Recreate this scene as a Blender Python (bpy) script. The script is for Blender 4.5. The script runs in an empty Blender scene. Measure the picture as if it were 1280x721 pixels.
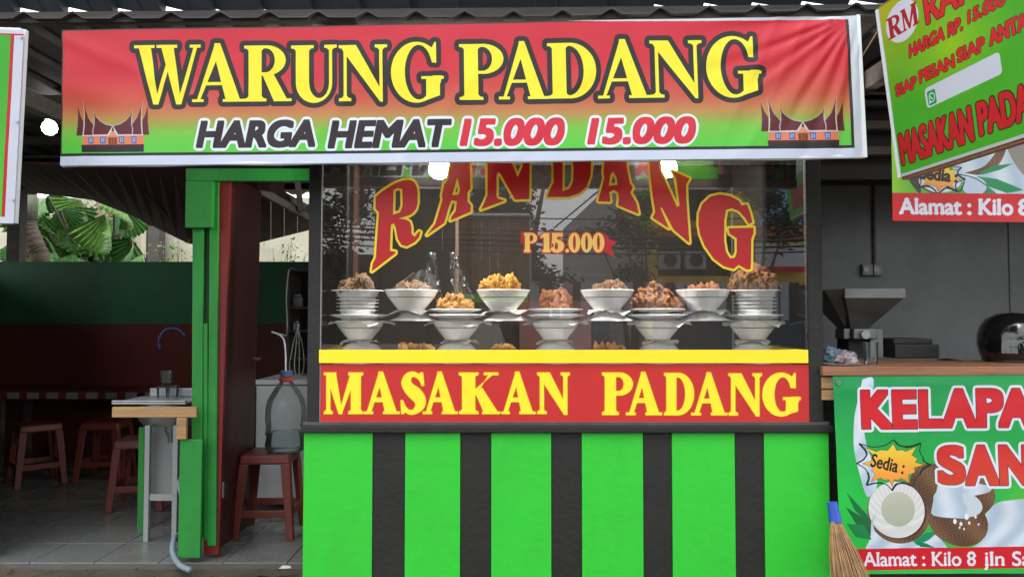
import bpy, math, random
import numpy as np
from mathutils import Vector, Matrix, noise
random.seed(7); np.random.seed(7)
SC = bpy.context.scene
COL = SC.collection
F = 949.0; EYE = 1.25; TH = math.atan((395 - 360.5) / F)

# ------------------------------------------------------------------ camera, sky, sun, exposure
cam = bpy.data.cameras.new('camera'); camo = bpy.data.objects.new('camera', cam); COL.objects.link(camo)
camo.location = (0, 0, EYE); camo.rotation_euler = (math.radians(90) + TH, 0, 0)
cam.sensor_width = 36.0; cam.lens = 36.0 * F / 1280.0; cam.clip_start = 0.05; cam.clip_end = 2000
SC.camera = camo
W = bpy.data.worlds.new('World'); SC.world = W; W.use_nodes = True
wn = W.node_tree.nodes; wl = W.node_tree.links
sky = wn.new('ShaderNodeTexSky'); sky.sky_type = 'NISHITA'; sky.sun_disc = False
SUN_EL = math.radians(60); SUN_AZ = math.radians(200)       # high, behind the photographer
sky.sun_elevation = SUN_EL; sky.sun_rotation = SUN_AZ
sky.air_density = 1.6; sky.dust_density = 7.0; sky.ozone_density = 1.0
hs = wn.new('ShaderNodeHueSaturation'); hs.inputs['Saturation'].default_value = 0.38
wl.new(sky.outputs[0], hs.inputs['Color'])
bg = wn['Background']; bg.inputs['Strength'].default_value = 0.15
# thin bright overcast over the whole sky
wtc = wn.new('ShaderNodeTexCoord'); wno = wn.new('ShaderNodeTexNoise'); wno.inputs['Scale'].default_value = 2.6; wno.inputs['Detail'].default_value = 7; wno.inputs['Roughness'].default_value = .55
wl.new(wtc.outputs['Generated'], wno.inputs['Vector']); wcr = wn.new('ShaderNodeMapRange'); wcr.inputs['From Min'].default_value = .3; wcr.inputs['From Max'].default_value = .7; wcr.inputs['To Min'].default_value = 9.5; wcr.inputs['To Max'].default_value = 14.0
wl.new(wno.outputs[0], wcr.inputs[0]); wcc = wn.new('ShaderNodeVectorMath'); wcc.operation = 'SCALE'; wcc.inputs[0].default_value = (.95, .985, 1.02); wl.new(wcr.outputs[0], wcc.inputs['Scale'])
wmx = wn.new('ShaderNodeMix'); wmx.data_type = 'RGBA'; wmx.inputs[0].default_value = .8; wl.new(hs.outputs[0], wmx.inputs[6]); wl.new(wcc.outputs[0], wmx.inputs[7]); wl.new(wmx.outputs[2], bg.inputs['Color'])
sl = bpy.data.lights.new('sun', 'SUN'); sl.energy = 0.6; sl.angle = math.radians(22); sl.color = (1.0, 0.97, 0.92)
so = bpy.data.objects.new('sun', sl); COL.objects.link(so)
sd = Vector((math.sin(SUN_AZ) * math.cos(SUN_EL), math.cos(SUN_AZ) * math.cos(SUN_EL), math.sin(SUN_EL)))
so.rotation_euler = sd.to_track_quat('Z', 'Y').to_euler(); so.location = (0, -6, 12)
SC.view_settings.view_transform = 'Standard'; SC.view_settings.look = 'None'
SC.view_settings.exposure = 0.53; SC.view_settings.gamma = 1.0

# ------------------------------------------------------------------ helpers
def at(px, py, Y):                      # point of the place that the photo shows at (px, py), Y metres ahead
    x = (px - 640) / F; y = -(py - 360.5) / F
    d = (x, math.cos(TH) - y * math.sin(TH), math.sin(TH) + y * math.cos(TH)); t = Y / d[1]
    return Vector((d[0] * t, Y, EYE + d[2] * t))
def mx(px, Y): return at(px, 395, Y).x
def mz(py, Y): return at(640, py, Y).z

ORG = {}
class MB:
    def __init__(s): s.v = []; s.f = []; s.m = []; s.uv = None
    def add(s, vs, fs, m=0):
        n = len(s.v); s.v += [tuple(p) for p in vs]; s.f += [tuple(i + n for i in f) for f in fs]; s.m += [m] * len(fs)
    def box(s, x0, x1, y0, y1, z0, z1, m=0, M=None):
        vs = [Vector((x, y, z)) for z in (z0, z1) for y in (y0, y1) for x in (x0, x1)]
        if M is not None: vs = [M @ p for p in vs]
        s.add(vs, [(0, 2, 3, 1), (4, 5, 7, 6), (0, 1, 5, 4), (2, 6, 7, 3), (0, 4, 6, 2), (1, 3, 7, 5)], m)
        return s
    def hexa(s, b, t, m=0):             # bottom quad, top quad
        s.add(list(b) + list(t), [(3, 2, 1, 0), (4, 5, 6, 7), (0, 1, 5, 4), (1, 2, 6, 5), (2, 3, 7, 6), (3, 0, 4, 7)], m); return s
    def bar(s, a, b, w, h, up=(0, 0, 1), m=0):   # rectangular bar from a to b
        a = Vector(a); b = Vector(b); d = (b - a).normalized(); up = Vector(up)
        if abs(d.dot(up)) > 0.98: up = Vector((0, 1, 0))
        r = d.cross(up).normalized(); u = r.cross(d).normalized()
        q = lambda c: [c - r * w / 2 - u * h / 2, c + r * w / 2 - u * h / 2, c + r * w / 2 + u * h / 2, c - r * w / 2 + u * h / 2]
        A = q(a); B = q(b); s.add(A + B, [(0, 1, 2, 3), (7, 6, 5, 4), (0, 4, 5, 1), (1, 5, 6, 2), (2, 6, 7, 3), (3, 7, 4, 0)], m); return s
    def tube(s, pts, r, n=8, m=0, caps=True):
        pts = [Vector(p) for p in pts]; rs = r if isinstance(r, (list, tuple)) else [r] * len(pts)
        base = len(s.v); pr = None
        for i, p in enumerate(pts):
            d = (pts[min(i + 1, len(pts) - 1)] - pts[max(i - 1, 0)]).normalized()
            if pr is None: pr = d.orthogonal().normalized()
            else: pr = (pr - d * pr.dot(d)).normalized()
            b = d.cross(pr)
            for k in range(n):
                a = 2 * math.pi * k / n; s.v.append(tuple(p + (pr * math.cos(a) + b * math.sin(a)) * rs[i]))
        for i in range(len(pts) - 1):
            for k in range(n):
                s.f.append((base + i * n + k, base + i * n + (k + 1) % n, base + (i + 1) * n + (k + 1) % n, base + (i + 1) * n + k)); s.m.append(m)
        if caps:
            s.f.append(tuple(base + k for k in reversed(range(n)))); s.m.append(m)
            s.f.append(tuple(base + (len(pts) - 1) * n + k for k in range(n))); s.m.append(m)
        return s
    def lathe(s, prof, c=(0, 0, 0), n=32, m=0, sx=1, sy=1, wob=0):
        base = len(s.v); P = len(prof)
        for (r, z) in prof:
            for k in range(n):
                a = 2 * math.pi * k / n; rr = r * (1 + wob * math.sin(3 * a + z * 9))
                s.v.append((c[0] + rr * math.cos(a) * sx, c[1] + rr * math.sin(a) * sy, c[2] + z))
        for i in range(P - 1):
            for k in range(n):
                s.f.append((base + i * n + k, base + i * n + (k + 1) % n, base + (i + 1) * n + (k + 1) % n, base + (i + 1) * n + k)); s.m.append(m)
        return s
    def prism(s, poly, y0, y1, m=0):    # poly of (x, z), extruded in Y
        n = len(poly); vs = [(x, y0, z) for x, z in poly] + [(x, y1, z) for x, z in poly]
        fs = [tuple(range(n)), tuple(reversed(range(n, 2 * n)))] + [(i, i + n, (i + 1) % n + n, (i + 1) % n) for i in range(n)]
        s.add(vs, fs, m); return s
    def build(s, name, mats, parent=None, smooth=False, bevel=0, kind=None):
        me = bpy.data.meshes.new(name); o = bpy.data.objects.new(name, me)
        org = ORG.get(parent.name, Vector((0, 0, 0))) if parent else Vector((0, 0, 0))
        me.from_pydata([(p[0] - org[0], p[1] - org[1], p[2] - org[2]) for p in s.v], [], s.f)
        for mt in (mats if isinstance(mats, (list, tuple)) else [mats]): me.materials.append(mt)
        if any(s.m): me.polygons.foreach_set('material_index', s.m)
        if s.uv:
            ul = me.uv_layers.new(name='print')
            for lp in me.loops: ul.data[lp.index].uv = s.uv[lp.vertex_index]
        if smooth:
            me.polygons.foreach_set('use_smooth', [True] * len(me.polygons))
            if smooth != 'all':
                try: me.set_sharp_from_angle(angle=math.radians(40))
                except Exception: pass
        me.update(); COL.objects.link(o)
        if bevel:
            b = o.modifiers.new('bevel', 'BEVEL'); b.width = bevel; b.segments = 2; b.limit_method = 'ANGLE'
        if parent: o.parent = parent; ORG[o.name] = org
        if kind: o['kind'] = kind
        return o

def thing(name, label, cat, loc=(0, 0, 0), group=None):
    o = bpy.data.objects.new(name, None); COL.objects.link(o); o.location = loc; o.empty_display_size = 0.05
    ORG[o.name] = Vector(loc); return tag(o, label, cat, group)
def tag(o, label, cat, group=None):
    o['label'] = label; o['category'] = cat
    if group: o['group'] = group
    return o
def link_copy(o, parent=None):
    c = o.copy(); COL.objects.link(c); c.parent = parent
    for ch in list(o.children): link_copy(ch, c)
    return c

def mat(name, col, rough=0.6, metal=0.0, var=0.12, scale=6.0, bump=0.0, bscale=40.0, dirt=0.0, dirtcol=(0.06, 0.045, 0.03), coat=0.0, stretch=None, trans=0.0, emit=0.0, alpha=1.0, sss=0.0):
    m = bpy.data.materials.new(name); m.use_nodes = True; nt = m.node_tree; N = nt.nodes; L = nt.links
    b = N['Principled BSDF']; b.inputs['Roughness'].default_value = rough; b.inputs['Metallic'].default_value = metal
    b.inputs['Coat Weight'].default_value = coat
    if trans: b.inputs['Transmission Weight'].default_value = trans
    if sss: b.inputs['Subsurface Weight'].default_value = sss; b.inputs['Subsurface Radius'].default_value = (0.02, 0.01, 0.006)
    if emit: b.inputs['Emission Color'].default_value = (*col, 1); b.inputs['Emission Strength'].default_value = emit
    if alpha < 1: b.inputs['Alpha'].default_value = alpha
    tc = N.new('ShaderNodeTexCoord'); mp = N.new('ShaderNodeMapping'); L.new(tc.outputs['Object'], mp.inputs[0])
    if stretch: mp.inputs['Scale'].default_value = stretch
    n1 = N.new('ShaderNodeTexNoise'); n1.inputs['Scale'].default_value = scale; n1.inputs['Detail'].default_value = 6; n1.inputs['Roughness'].default_value = 0.65
    L.new(mp.outputs[0], n1.inputs['Vector'])
    mr = N.new('ShaderNodeMapRange'); mr.inputs['From Min'].default_value = 0.25; mr.inputs['From Max'].default_value = 0.75
    mr.inputs['To Min'].default_value = 1 - var; mr.inputs['To Max'].default_value = 1 + var; L.new(n1.outputs[0], mr.inputs[0])
    mul = N.new('ShaderNodeVectorMath'); mul.operation = 'SCALE'; mul.inputs[0].default_value = col; L.new(mr.outputs[0], mul.inputs['Scale'])
    out = mul.outputs[0]
    if dirt:
        n2 = N.new('ShaderNodeTexNoise'); n2.inputs['Scale'].default_value = scale * 0.45 + 1; n2.inputs['Detail'].default_value = 10; n2.inputs['Roughness'].default_value = 0.75
        L.new(mp.outputs[0], n2.inputs['Vector'])
        m2 = N.new('ShaderNodeMapRange'); m2.inputs['From Min'].default_value = 0.5; m2.inputs['From Max'].default_value = 0.75; m2.inputs['To Max'].default_value = dirt
        L.new(n2.outputs[0], m2.inputs[0])
        mix = N.new('ShaderNodeMix'); mix.data_type = 'RGBA'; L.new(m2.outputs[0], mix.inputs[0]); L.new(out, mix.inputs[6]); mix.inputs[7].default_value = (*dirtcol, 1)
        out = mix.outputs[2]
        r2 = N.new('ShaderNodeMapRange'); r2.inputs['To Min'].default_value = rough; r2.inputs['To Max'].default_value = min(1, rough + 0.3); L.new(m2.outputs[0], r2.inputs[0]); L.new(r2.outputs[0], b.inputs['Roughness'])
    L.new(out, b.inputs['Base Color'])
    if bump:
        n3 = N.new('ShaderNodeTexNoise'); n3.inputs['Scale'].default_value = bscale; n3.inputs['Detail'].default_value = 5; L.new(mp.outputs[0], n3.inputs['Vector'])
        bp = N.new('ShaderNodeBump'); bp.inputs['Strength'].default_value = bump; bp.inputs['Distance'].default_value = 0.01; L.new(n3.outputs[0], bp.inputs['Height']); L.new(bp.outputs[0], b.inputs['Normal'])
    return m
def lin(*c):                            # sRGB 0-255 to linear
    return tuple(((x / 255) / 12.92 if x / 255 <= 0.04045 else ((x / 255 + 0.055) / 1.055) ** 2.4) for x in c)

# ------------------------------------------------------------------ letter shapes
def ell(cx, cy, rx, ry, n=40, a0=0, a1=360):
    return [(cx + rx * math.cos(math.radians(a0 + (a1 - a0) * i / n)), cy + ry * math.sin(math.radians(a0 + (a1 - a0) * i / n))) for i in range(n + (a1 - a0 < 360))]
def bez(pts, n=12):                     # smooth Catmull-Rom through points
    out = []
    for i in range(len(pts) - 1):
        p0 = pts[max(i - 1, 0)]; p1 = pts[i]; p2 = pts[i + 1]; p3 = pts[min(i + 2, len(pts) - 1)]
        for k in range(n):
            t = k / n
            out.append(tuple(0.5 * (2 * p1[j] + (p2[j] - p0[j]) * t + (2 * p0[j] - 5 * p1[j] + 4 * p2[j] - p3[j]) * t * t + (3 * p1[j] - p0[j] - 3 * p2[j] + p3[j]) * t ** 3) for j in range(len(p1))))
    out.append(pts[-1]); return out
def ribbon(pts):                        # pts (x, y, halfwidth)
    p = bez(pts); L = []; R = []
    for i in range(len(p)):
        a = p[max(i - 1, 0)]; b = p[min(i + 1, len(p) - 1)]; dx, dy = b[0] - a[0], b[1] - a[1]; d = math.hypot(dx, dy) or 1
        nx, ny = -dy / d, dx / d; w = p[i][2]; L.append((p[i][0] + nx * w, p[i][1] + ny * w)); R.append((p[i][0] - nx * w, p[i][1] - ny * w))
    return L + R[::-1]
def rc(x0, x1, y0, y1): return [(x0, y0), (x1, y0), (x1, y1), (x0, y1)]
def serif_glyph(ch, s=0.24, t=0.07, h=0.05, o=0.09):
    """bold serif letter, cap height 1, y up: (width, ops)"""
    br = h * 0.9
    def foot(x, w, y, d):               # bracketed serif at y growing in direction d
        return ('+', [(x - o, y), (x + w + o, y), (x + w + o, y + d * h), (x + w + br * .7, y + d * (h + .01)), (x + w, y + d * (h + br)), (x, y + d * (h + br)), (x - br * .7, y + d * (h + .01)), (x - o, y + d * h)])
    def stem(x, w, top=True, bot=True, y0=0, y1=1):
        r = [('+', rc(x, x + w, y0, y1))]
        if top: r.append(foot(x, w, y1, -1))
        if bot: r.append(foot(x, w, y0, 1))
        return r
    if ch == 'I': return s + 2 * o, stem(o, s)
    if ch in 'PR':
        b = o + s; W = b + 0.36 + (0.08 if ch == 'R' else 0); bw = 0.34
        ops = [('+', rc(o, b + .1, .46, 1)), ('+', ell(b + .08, .73, bw, .27, 30, -90, 90)), ('-', rc(b, b + .071, .46 + t, 1 - t)), ('-', ell(b + .07, .73, bw - s * .78, .27 - t, 30, -90, 90))] + stem(o, s)
        if ch == 'R':
            ops += [('+', [(b, .50), (b + .20, .50), (b + .46, 0), (b + .46 - s * 1.08, 0)]), ('+', [(b + .46 - s * 1.1, 0), (b + .52, 0), (b + .52, h), (b + .46 - s * 1.1, h)])]; W = b + .52
        else: W = b + .08 + bw
        return W, ops
    if ch == 'D':
        b = o + s; W = b + .50
        return W, [('+', rc(o, b + .1, 0, 1)), ('+', ell(b + .06, .5, .44, .5, 40, -90, 90)), ('-', rc(b, b + .041, t, 1 - t)), ('-', ell(b + .04, .5, .44 - s * .82, .5 - t, 40, -90, 90))] + stem(o, s)
    if ch == 'E' or ch == 'F' or ch == 'L':
        b = o + s; ops = stem(o, s)
        if ch != 'F': ops += [('+', [(b, 0), (b + .42, 0), (b + .46, .28), (b + .40, .28), (b + .30, h + .02), (b, h)])]
        if ch != 'L': ops += [('+', [(b, 1), (b + .40, 1), (b + .40, .74), (b + .35, .74), (b + .26, 1 - h - .02), (b, 1 - h)]), ('+', rc(b, b + .2, .5 - t / 2, .5 + t / 2)), ('+', rc(b + .18, b + .22, .36, .64))]
        return b + .46, ops
    if ch == 'H': return 2 * s + 2 * o + .32, stem(o, s) + stem(o + s + .28, s) + [('+', rc(o + s, o + s + .3, .5 - t / 2, .5 + t / 2))]
    if ch == 'U':
        xl = o; xr = o + s + .34; cx = (xl + xr + t) / 2; rx = (xr + t - xl) / 2
        return xr + t + o, [('+', ell(cx, .33, rx, .345)), ('-', rc(xl - .1, xr + t + .1, .34, 1)), ('+', rc(xl, xl + s, .33, 1)), ('+', rc(xr, xr + t, .33, 1)), ('-', ell((xl + s + xr) / 2, .34, (xr - xl - s) / 2, .27)), ('-', rc(xl + s, xr, .34, .9)), foot(xl, s, 1, -1), foot(xr, t, 1, -1)]
    if ch == 'N':
        xr = o + .62; return xr + t + o, stem(o, t) + stem(xr, t, bot=False) + [('+', [(o - .06, 1), (o + s * .95, 1), (xr + t, .14), (xr + t, -.02), (xr + t * .2, -.02), (o, .88)]), ('+', rc(o - o, o + s * .7, 1 - h, 1))]
    if ch == 'M':
        xr = o + .66 + t * .3; xm = (o + t + xr) / 2
        return xr + s + o, stem(o, t, top=False) + stem(xr, s) + [('+', [(o - .02, 1), (o + s * .95, 1), (xm + .05, 0), (xm - .05, 0), (o + .0, .93)]), ('+', [(xr + s * .3, 1), (xr, 1), (xm - .05, 0), (xm + .03, 0), (xr + s * .3, .8)]), ('+', rc(0, o + s, 1 - h, 1))]
    if ch == 'W':
        A, B, C, D = .02, .30, .34, .60
        v = lambda x, th, tn, w: [('+', [(x, 1), (x + th, 1), (x + w + .02, -.02), (x + w - .07, -.02)]), ('+', [(x + w - .06, -.02), (x + w + .02, -.02), (x + 2 * w - th * .35 + tn * .6, 1), (x + 2 * w - th * .35 - tn * .6, 1)])]
        ops = v(.06, s, t, .36) + v(.47, s, t, .36)
        for x, w in ((.04 + .02, s), (.47, s), (1.11 - t * .8, t)): ops.append(('+', rc(x - o * .9, x + w + o * .9, 1 - h, 1)))
        return 1.22, ops
    if ch == 'A':
        W = .92; ax = .44
        return W, [('+', [(.07, 0), (.07 + t, 0), (ax + .04, .86), (ax + .02, 1.02), (ax - .04, 1.02)]), ('+', [(ax - .05, 1.02), (ax + .05, 1.02), (W - .06, 0), (W - .06 - s * 1.12, 0), (ax - .07, .88)]), ('+', rc(.2, .62, .29, .29 + t)), ('+', rc(0, .07 + t + o, 0, h)), ('+', rc(W - .06 - s * 1.12 - o * .8, W, 0, h))]
    if ch == 'K':
        b = o + s
        return b + .55, stem(o, s) + [('+', [(b - .02, .40), (b + .32, 1), (b + .32 + t, 1), (b - .02, .40 + t * 1.7)]), ('+', rc(b + .19, b + .32 + t + o, 1 - h, 1)), ('+', [(b + .02, .48), (b + .14, .64), (b + .50, 0), (b + .50 - s * 1.1, 0)]), ('+', rc(b + .50 - s * 1.1 - .05, b + .55, 0, h))]
    if ch == 'S':
        q = s * .5
        return .62, [('+', ribbon([(.545, .72, t * .25), (.50, .86, t * .5), (.36, .955, t * .55), (.22, .92, q * .6), (.16, .76, q * .85), (.24, .61, q), (.36, .50, q * 1.15), (.47, .37, q * 1.05), (.49, .21, q * .85), (.38, .07, q * .5), (.24, .04, t * .5), (.11, .14, t * .5), (.06, .30, t * .3)])), ('+', [(.50, 1.0), (.56, 1.0), (.585, .68), (.53, .68), (.44, .92)]), ('+', [(.10, 0), (.04, 0), (.025, .33), (.075, .33), (.17, .09)])]
    if ch == 'G':
        return .86, [('+', ell(.43, .5, .43, .52)), ('-', ell(.47, .5, .43 - s * .85, .52 - t)), ('-', [(.52, .44), (.52, .66), (.95, .66), (.95, .44)]), ('-', [(.762, .6), (.762, 1.1), (1, 1.1), (1, .6)]), ('+', [(.56, .94), (.68, .90), (.735, 1.01), (.765, 1.01), (.765, .655), (.735, .655), (.69, .80)]), ('-', [(.88, .2), (1.0, .2), (1.0, -.1), (.7, -.1), (.82, .06)]), ('+', [(.82 - s, .02), (.82, .10), (.82, .43), (.82 - s, .43)]), ('+', rc(.82 - s - o, .84 + o * .6, .43 - h, .43))]
    if ch == '0': return .5, [('+', ell(.25, .5, .25, .51)), ('-', ell(.25, .5, .25 - s * .72, .51 - t * 1.4))]
    if ch == '1': return .42, stem(.14, s * .9, top=False) + [('+', [(.14, 1), (.14 + s * .9, 1), (.14 + s * .9, .7), (.14, .76), (.0, .72), (.0, .82)])]
    if ch == '5': return .52, [('+', rc(.08, .46, .8, 1)), ('+', rc(.06, .06 + s * .7, .5, 1)), ('+', ell(.24, .32, .27, .34)), ('-', ell(.22, .32, .27 - s * .8, .34 - t * 1.6)), ('-', rc(-.1, .12, .18, .5)), ('+', rc(.06, .16, .45, .6)), ('+', ell(.08, .2, .07, .07))]
    if ch == '.': return .2, [('+', ell(.1, .09, .09, .09))]
    return .4, []
def fit(ch, x0, x1, yt, yb, shear=0, **kw):     # glyph placed in a picture box, y down
    W, ops = serif_glyph(ch, **kw); sx = (x1 - x0) / W; sy = yb - yt
    return [(g, [(x0 + x * sx + shear * y * sy, yb - y * sy) for x, y in p]) for g, p in ops]
_fc = {}
def font_edges(txt):
    """outline of a line of text in Blender's own built-in face, as boundary edges"""
    if txt in _fc: return _fc[txt]
    cu = bpy.data.curves.new('t', 'FONT'); cu.body = txt; cu.resolution_u = 6
    ob = bpy.data.objects.new('t', cu); COL.objects.link(ob); bpy.context.view_layer.update()
    me = bpy.data.meshes.new_from_object(ob.evaluated_get(bpy.context.evaluated_depsgraph_get()))
    cnt = {}
    for p in me.polygons:
        for e in p.edge_keys: cnt[e] = cnt.get(e, 0) + 1
    v = [(q.co.x, q.co.y) for q in me.vertices]
    E = np.array([[*v[a], *v[b]] for (a, b), c in cnt.items() if c == 1])
    bpy.data.objects.remove(ob); bpy.data.curves.remove(cu); bpy.data.meshes.remove(me)
    _fc[txt] = E; return E
def fit_font(txt, x0, x1, yt, yb, shear=0, cap=None):
    """cap: top/bottom of the caps instead of the whole outline's bounds"""
    E = font_edges(txt).copy(); xa, xb = E[:, [0, 2]].min(), E[:, [0, 2]].max()
    H_ = font_edges('H'); ca, cb = H_[:, [1, 3]].min(), H_[:, [1, 3]].max()
    if cap is None: ca, cb = E[:, [1, 3]].min(), E[:, [1, 3]].max()
    sx = (x1 - x0) / (xb - xa); sy = (yb - yt) / (cb - ca)
    for i in (0, 2):
        yy = (E[:, i + 1] - ca) * sy
        E[:, i] = x0 + (E[:, i] - xa) * sx + shear * yy; E[:, i + 1] = yb - yy
    return [('E', E)]
def raster(edges, k, box):
    x0, y0, x1, y1 = box; w = int(round((x1 - x0) * k)); h = int(round((y1 - y0) * k))
    D = np.zeros((h, w + 1), np.uint8)
    for ax, ay, bx, by in edges:
        ax = (ax - x0) * k; bx = (bx - x0) * k; ay = (ay - y0) * k - .5; by = (by - y0) * k - .5
        if ay > by: ax, ay, bx, by = bx, by, ax, ay
        r0 = max(0, math.ceil(ay)); r1 = min(h - 1, math.ceil(by) - 1)
        if r1 < r0: continue
        rows = np.arange(r0, r1 + 1); xc = ax + (rows - ay) * (bx - ax) / (by - ay)
        np.bitwise_xor.at(D, (rows, np.clip(np.ceil(xc - .5).astype(int), 0, w)), 1)
    return (np.cumsum(D, axis=1)[:, :w] & 1).astype(bool)
def pedges(p): return [(p[i][0], p[i][1], p[(i + 1) % len(p)][0], p[(i + 1) % len(p)][1]) for i in range(len(p))]
def opmask(ops, k, box):
    M = None
    for g, p in ops:
        m = raster(p if g == 'E' else pedges(p), k, box)
        if M is None: M = np.zeros_like(m)
        if g in '+E': M |= m
        else: M &= ~m
    return M
def opbox(ops, pad):
    xs = []; ys = []
    for g, p in ops:
        a = np.asarray(p)
        if g == 'E': xs += [a[:, [0, 2]].min(), a[:, [0, 2]].max()]; ys += [a[:, [1, 3]].min(), a[:, [1, 3]].max()]
        elif g == '+': xs += [a[:, 0].min(), a[:, 0].max()]; ys += [a[:, 1].min(), a[:, 1].max()]
    return (min(xs) - pad, min(ys) - pad, max(xs) + pad, max(ys) + pad)
def dilate(M, r, square=False):
    r = max(0, int(round(r)))
    if r == 0: return M
    h, w = M.shape; C = np.zeros((h, w + 2 * r + 2), np.int32); C[:, r + 1:r + 1 + w] = np.cumsum(M, axis=1); C[:, r + 1 + w:] = C[:, r + w][:, None]
    out = np.zeros_like(M)
    for dy in range(-r, r + 1):
        ww = r if square else int(math.sqrt(r * r - dy * dy))
        row = (C[:, r + 1 + ww:r + 1 + ww + w] - C[:, r - ww:r - ww + w]) > 0
        if dy >= 0: out[dy:] |= row[:h - dy]
        else: out[:dy] |= row[-dy:]
    return out
class Canvas:
    def __init__(s, w, h, k, col=(255, 255, 255)):
        s.w, s.h, s.k = w, h, k; s.a = np.zeros((int(h * k), int(w * k), 3), np.float32); s.a[:] = np.array(col) / 255
    def grid(s, sl=None):
        H, Wd = s.a.shape[:2]; Y, X = np.mgrid[0:H, 0:Wd]; return X / s.k, Y / s.k
    def put(s, ops, col, grow=0, square=False, box=None, pre=0, alpha=1.0):
        b = opbox(ops, (grow + pre) + 2); x0 = max(0, math.floor(b[0])); y0 = max(0, math.floor(b[1])); x1 = min(int(s.w), math.ceil(b[2])); y1 = min(int(s.h), math.ceil(b[3]))
        if x1 <= x0 or y1 <= y0: return
        M = opmask(ops, s.k, (x0, y0, x1, y1))
        if pre: M = dilate(M, pre * s.k, square)
        if grow: M = dilate(M, grow * s.k)
        r0, c0 = int(y0 * s.k), int(x0 * s.k); V = s.a[r0:r0 + M.shape[0], c0:c0 + M.shape[1]]; M = M[:V.shape[0], :V.shape[1]]
        if callable(col):
            Y, X = np.mgrid[0:M.shape[0], 0:M.shape[1]]; c = np.asarray(col(X / s.k + x0, Y / s.k + y0), np.float32) / 255
            c = np.broadcast_to(c, V.shape); V[M] = V[M] * (1 - alpha) + c[M] * alpha
        else: V[M] = V[M] * (1 - alpha) + np.array(col, np.float32) / 255 * alpha
    def poly(s, pts, col, grow=0, alpha=1.0): s.put([('+', pts)], col, grow, alpha=alpha)
    def line(s, pts, w, col): s.poly(ribbon([(x, y, w / 2) for x, y in pts]), col)
    def mat(s, name, rough=0.38, coat=0.15):
        H, Wd = s.a.shape[:2]; s.a *= .90; im = bpy.data.images.new(name, Wd, H); buf = np.ones((H, Wd, 4), np.float32); buf[..., :3] = np.clip(s.a[::-1], 0, 1)
        im.pixels.foreach_set(buf.ravel()); im.update(); im.pack()
        m = bpy.data.materials.new(name); m.use_nodes = True; N = m.node_tree.nodes; L = m.node_tree.links; b = N['Principled BSDF']
        t = N.new('ShaderNodeTexImage'); t.image = im; t.extension = 'EXTEND'; L.new(t.outputs[0], b.inputs['Base Color'])
        b.inputs['Roughness'].default_value = rough + .06; b.inputs['Coat Weight'].default_value = coat * .4; b.inputs['Coat Roughness'].default_value = .35; b.inputs['Specular IOR Level'].default_value = .32
        tc = N.new('ShaderNodeTexCoord'); n3 = N.new('ShaderNodeTexNoise'); n3.inputs['Scale'].default_value = 220; L.new(tc.outputs['Object'], n3.inputs['Vector'])
        bp = N.new('ShaderNodeBump'); bp.inputs['Strength'].default_value = .05; bp.inputs['Distance'].default_value = .004; L.new(n3.outputs[0], bp.inputs['Height']); L.new(bp.outputs[0], b.inputs['Normal'])
        return m
def trace(M, k, box):
    """closed outlines of a mask, as loops of picture coordinates"""
    A = np.zeros((M.shape[0] + 4, M.shape[1] + 4), np.float32); A[2:-2, 2:-2] = M
    for _ in range(2): A[1:-1, 1:-1] = (A[:-2, 1:-1] + A[2:, 1:-1] + A[1:-1, :-2] + A[1:-1, 2:] + 2 * A[1:-1, 1:-1]) / 6
    B = A > .5; nxt = {}
    code = B[:-1, :-1] * 1 + B[:-1, 1:] * 2 + B[1:, 1:] * 4 + B[1:, :-1] * 8
    ys, xs = np.nonzero((code > 0) & (code < 15))
    seg = {1: [(3, 0)], 2: [(0, 1)], 3: [(3, 1)], 4: [(1, 2)], 5: [(3, 0), (1, 2)], 6: [(0, 2)], 7: [(3, 2)], 8: [(2, 3)], 9: [(2, 0)], 10: [(0, 1), (2, 3)], 11: [(2, 1)], 12: [(1, 3)], 13: [(1, 0)], 14: [(0, 3)]}
    def key(y, x, e): return (0, y, x) if e == 0 else (0, y + 1, x) if e == 2 else (1, y, x) if e == 3 else (1, y, x + 1)
    def pos(kk):
        d, y, x = kk
        if d == 0: a, b = A[y, x], A[y, x + 1]; return (x + (.5 - a) / (b - a), y)
        a, b = A[y, x], A[y + 1, x]; return (x, y + (.5 - a) / (b - a))
    for y, x in zip(ys.tolist(), xs.tolist()):
        for a, b in seg[int(code[y, x])]: nxt[key(y, x, a)] = key(y, x, b)
    loops = []
    while nxt:
        st = next(iter(nxt)); lp = []; c = st
        while c in nxt: lp.append(pos(c)); c = nxt.pop(c)
        if len(lp) > 8: loops.append([(box[0] + (x - 1.5) / k, box[1] + (y - 1.5) / k) for x, y in lp])
    def dp(p, tol):
        keep = [False] * len(p); keep[0] = keep[-1] = True; st = [(0, len(p) - 1)]
        while st:
            a, b = st.pop()
            if b - a < 2: continue
            P = np.array(p[a + 1:b]); A0 = np.array(p[a]); d = np.array(p[b]) - A0; n = np.hypot(*d)
            q = np.abs((P[:, 0] - A0[0]) * d[1] - (P[:, 1] - A0[1]) * d[0]) / n if n > 1e-9 else np.hypot(*(P - A0).T)
            i = int(q.argmax())
            if q[i] > tol: keep[a + 1 + i] = True; st += [(a, a + 1 + i), (a + 1 + i, b)]
        return [p[i] for i in range(len(p)) if keep[i]]
    return [dp(l + [l[0]], .12 / 1.0)[:-1] for l in loops]
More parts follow.
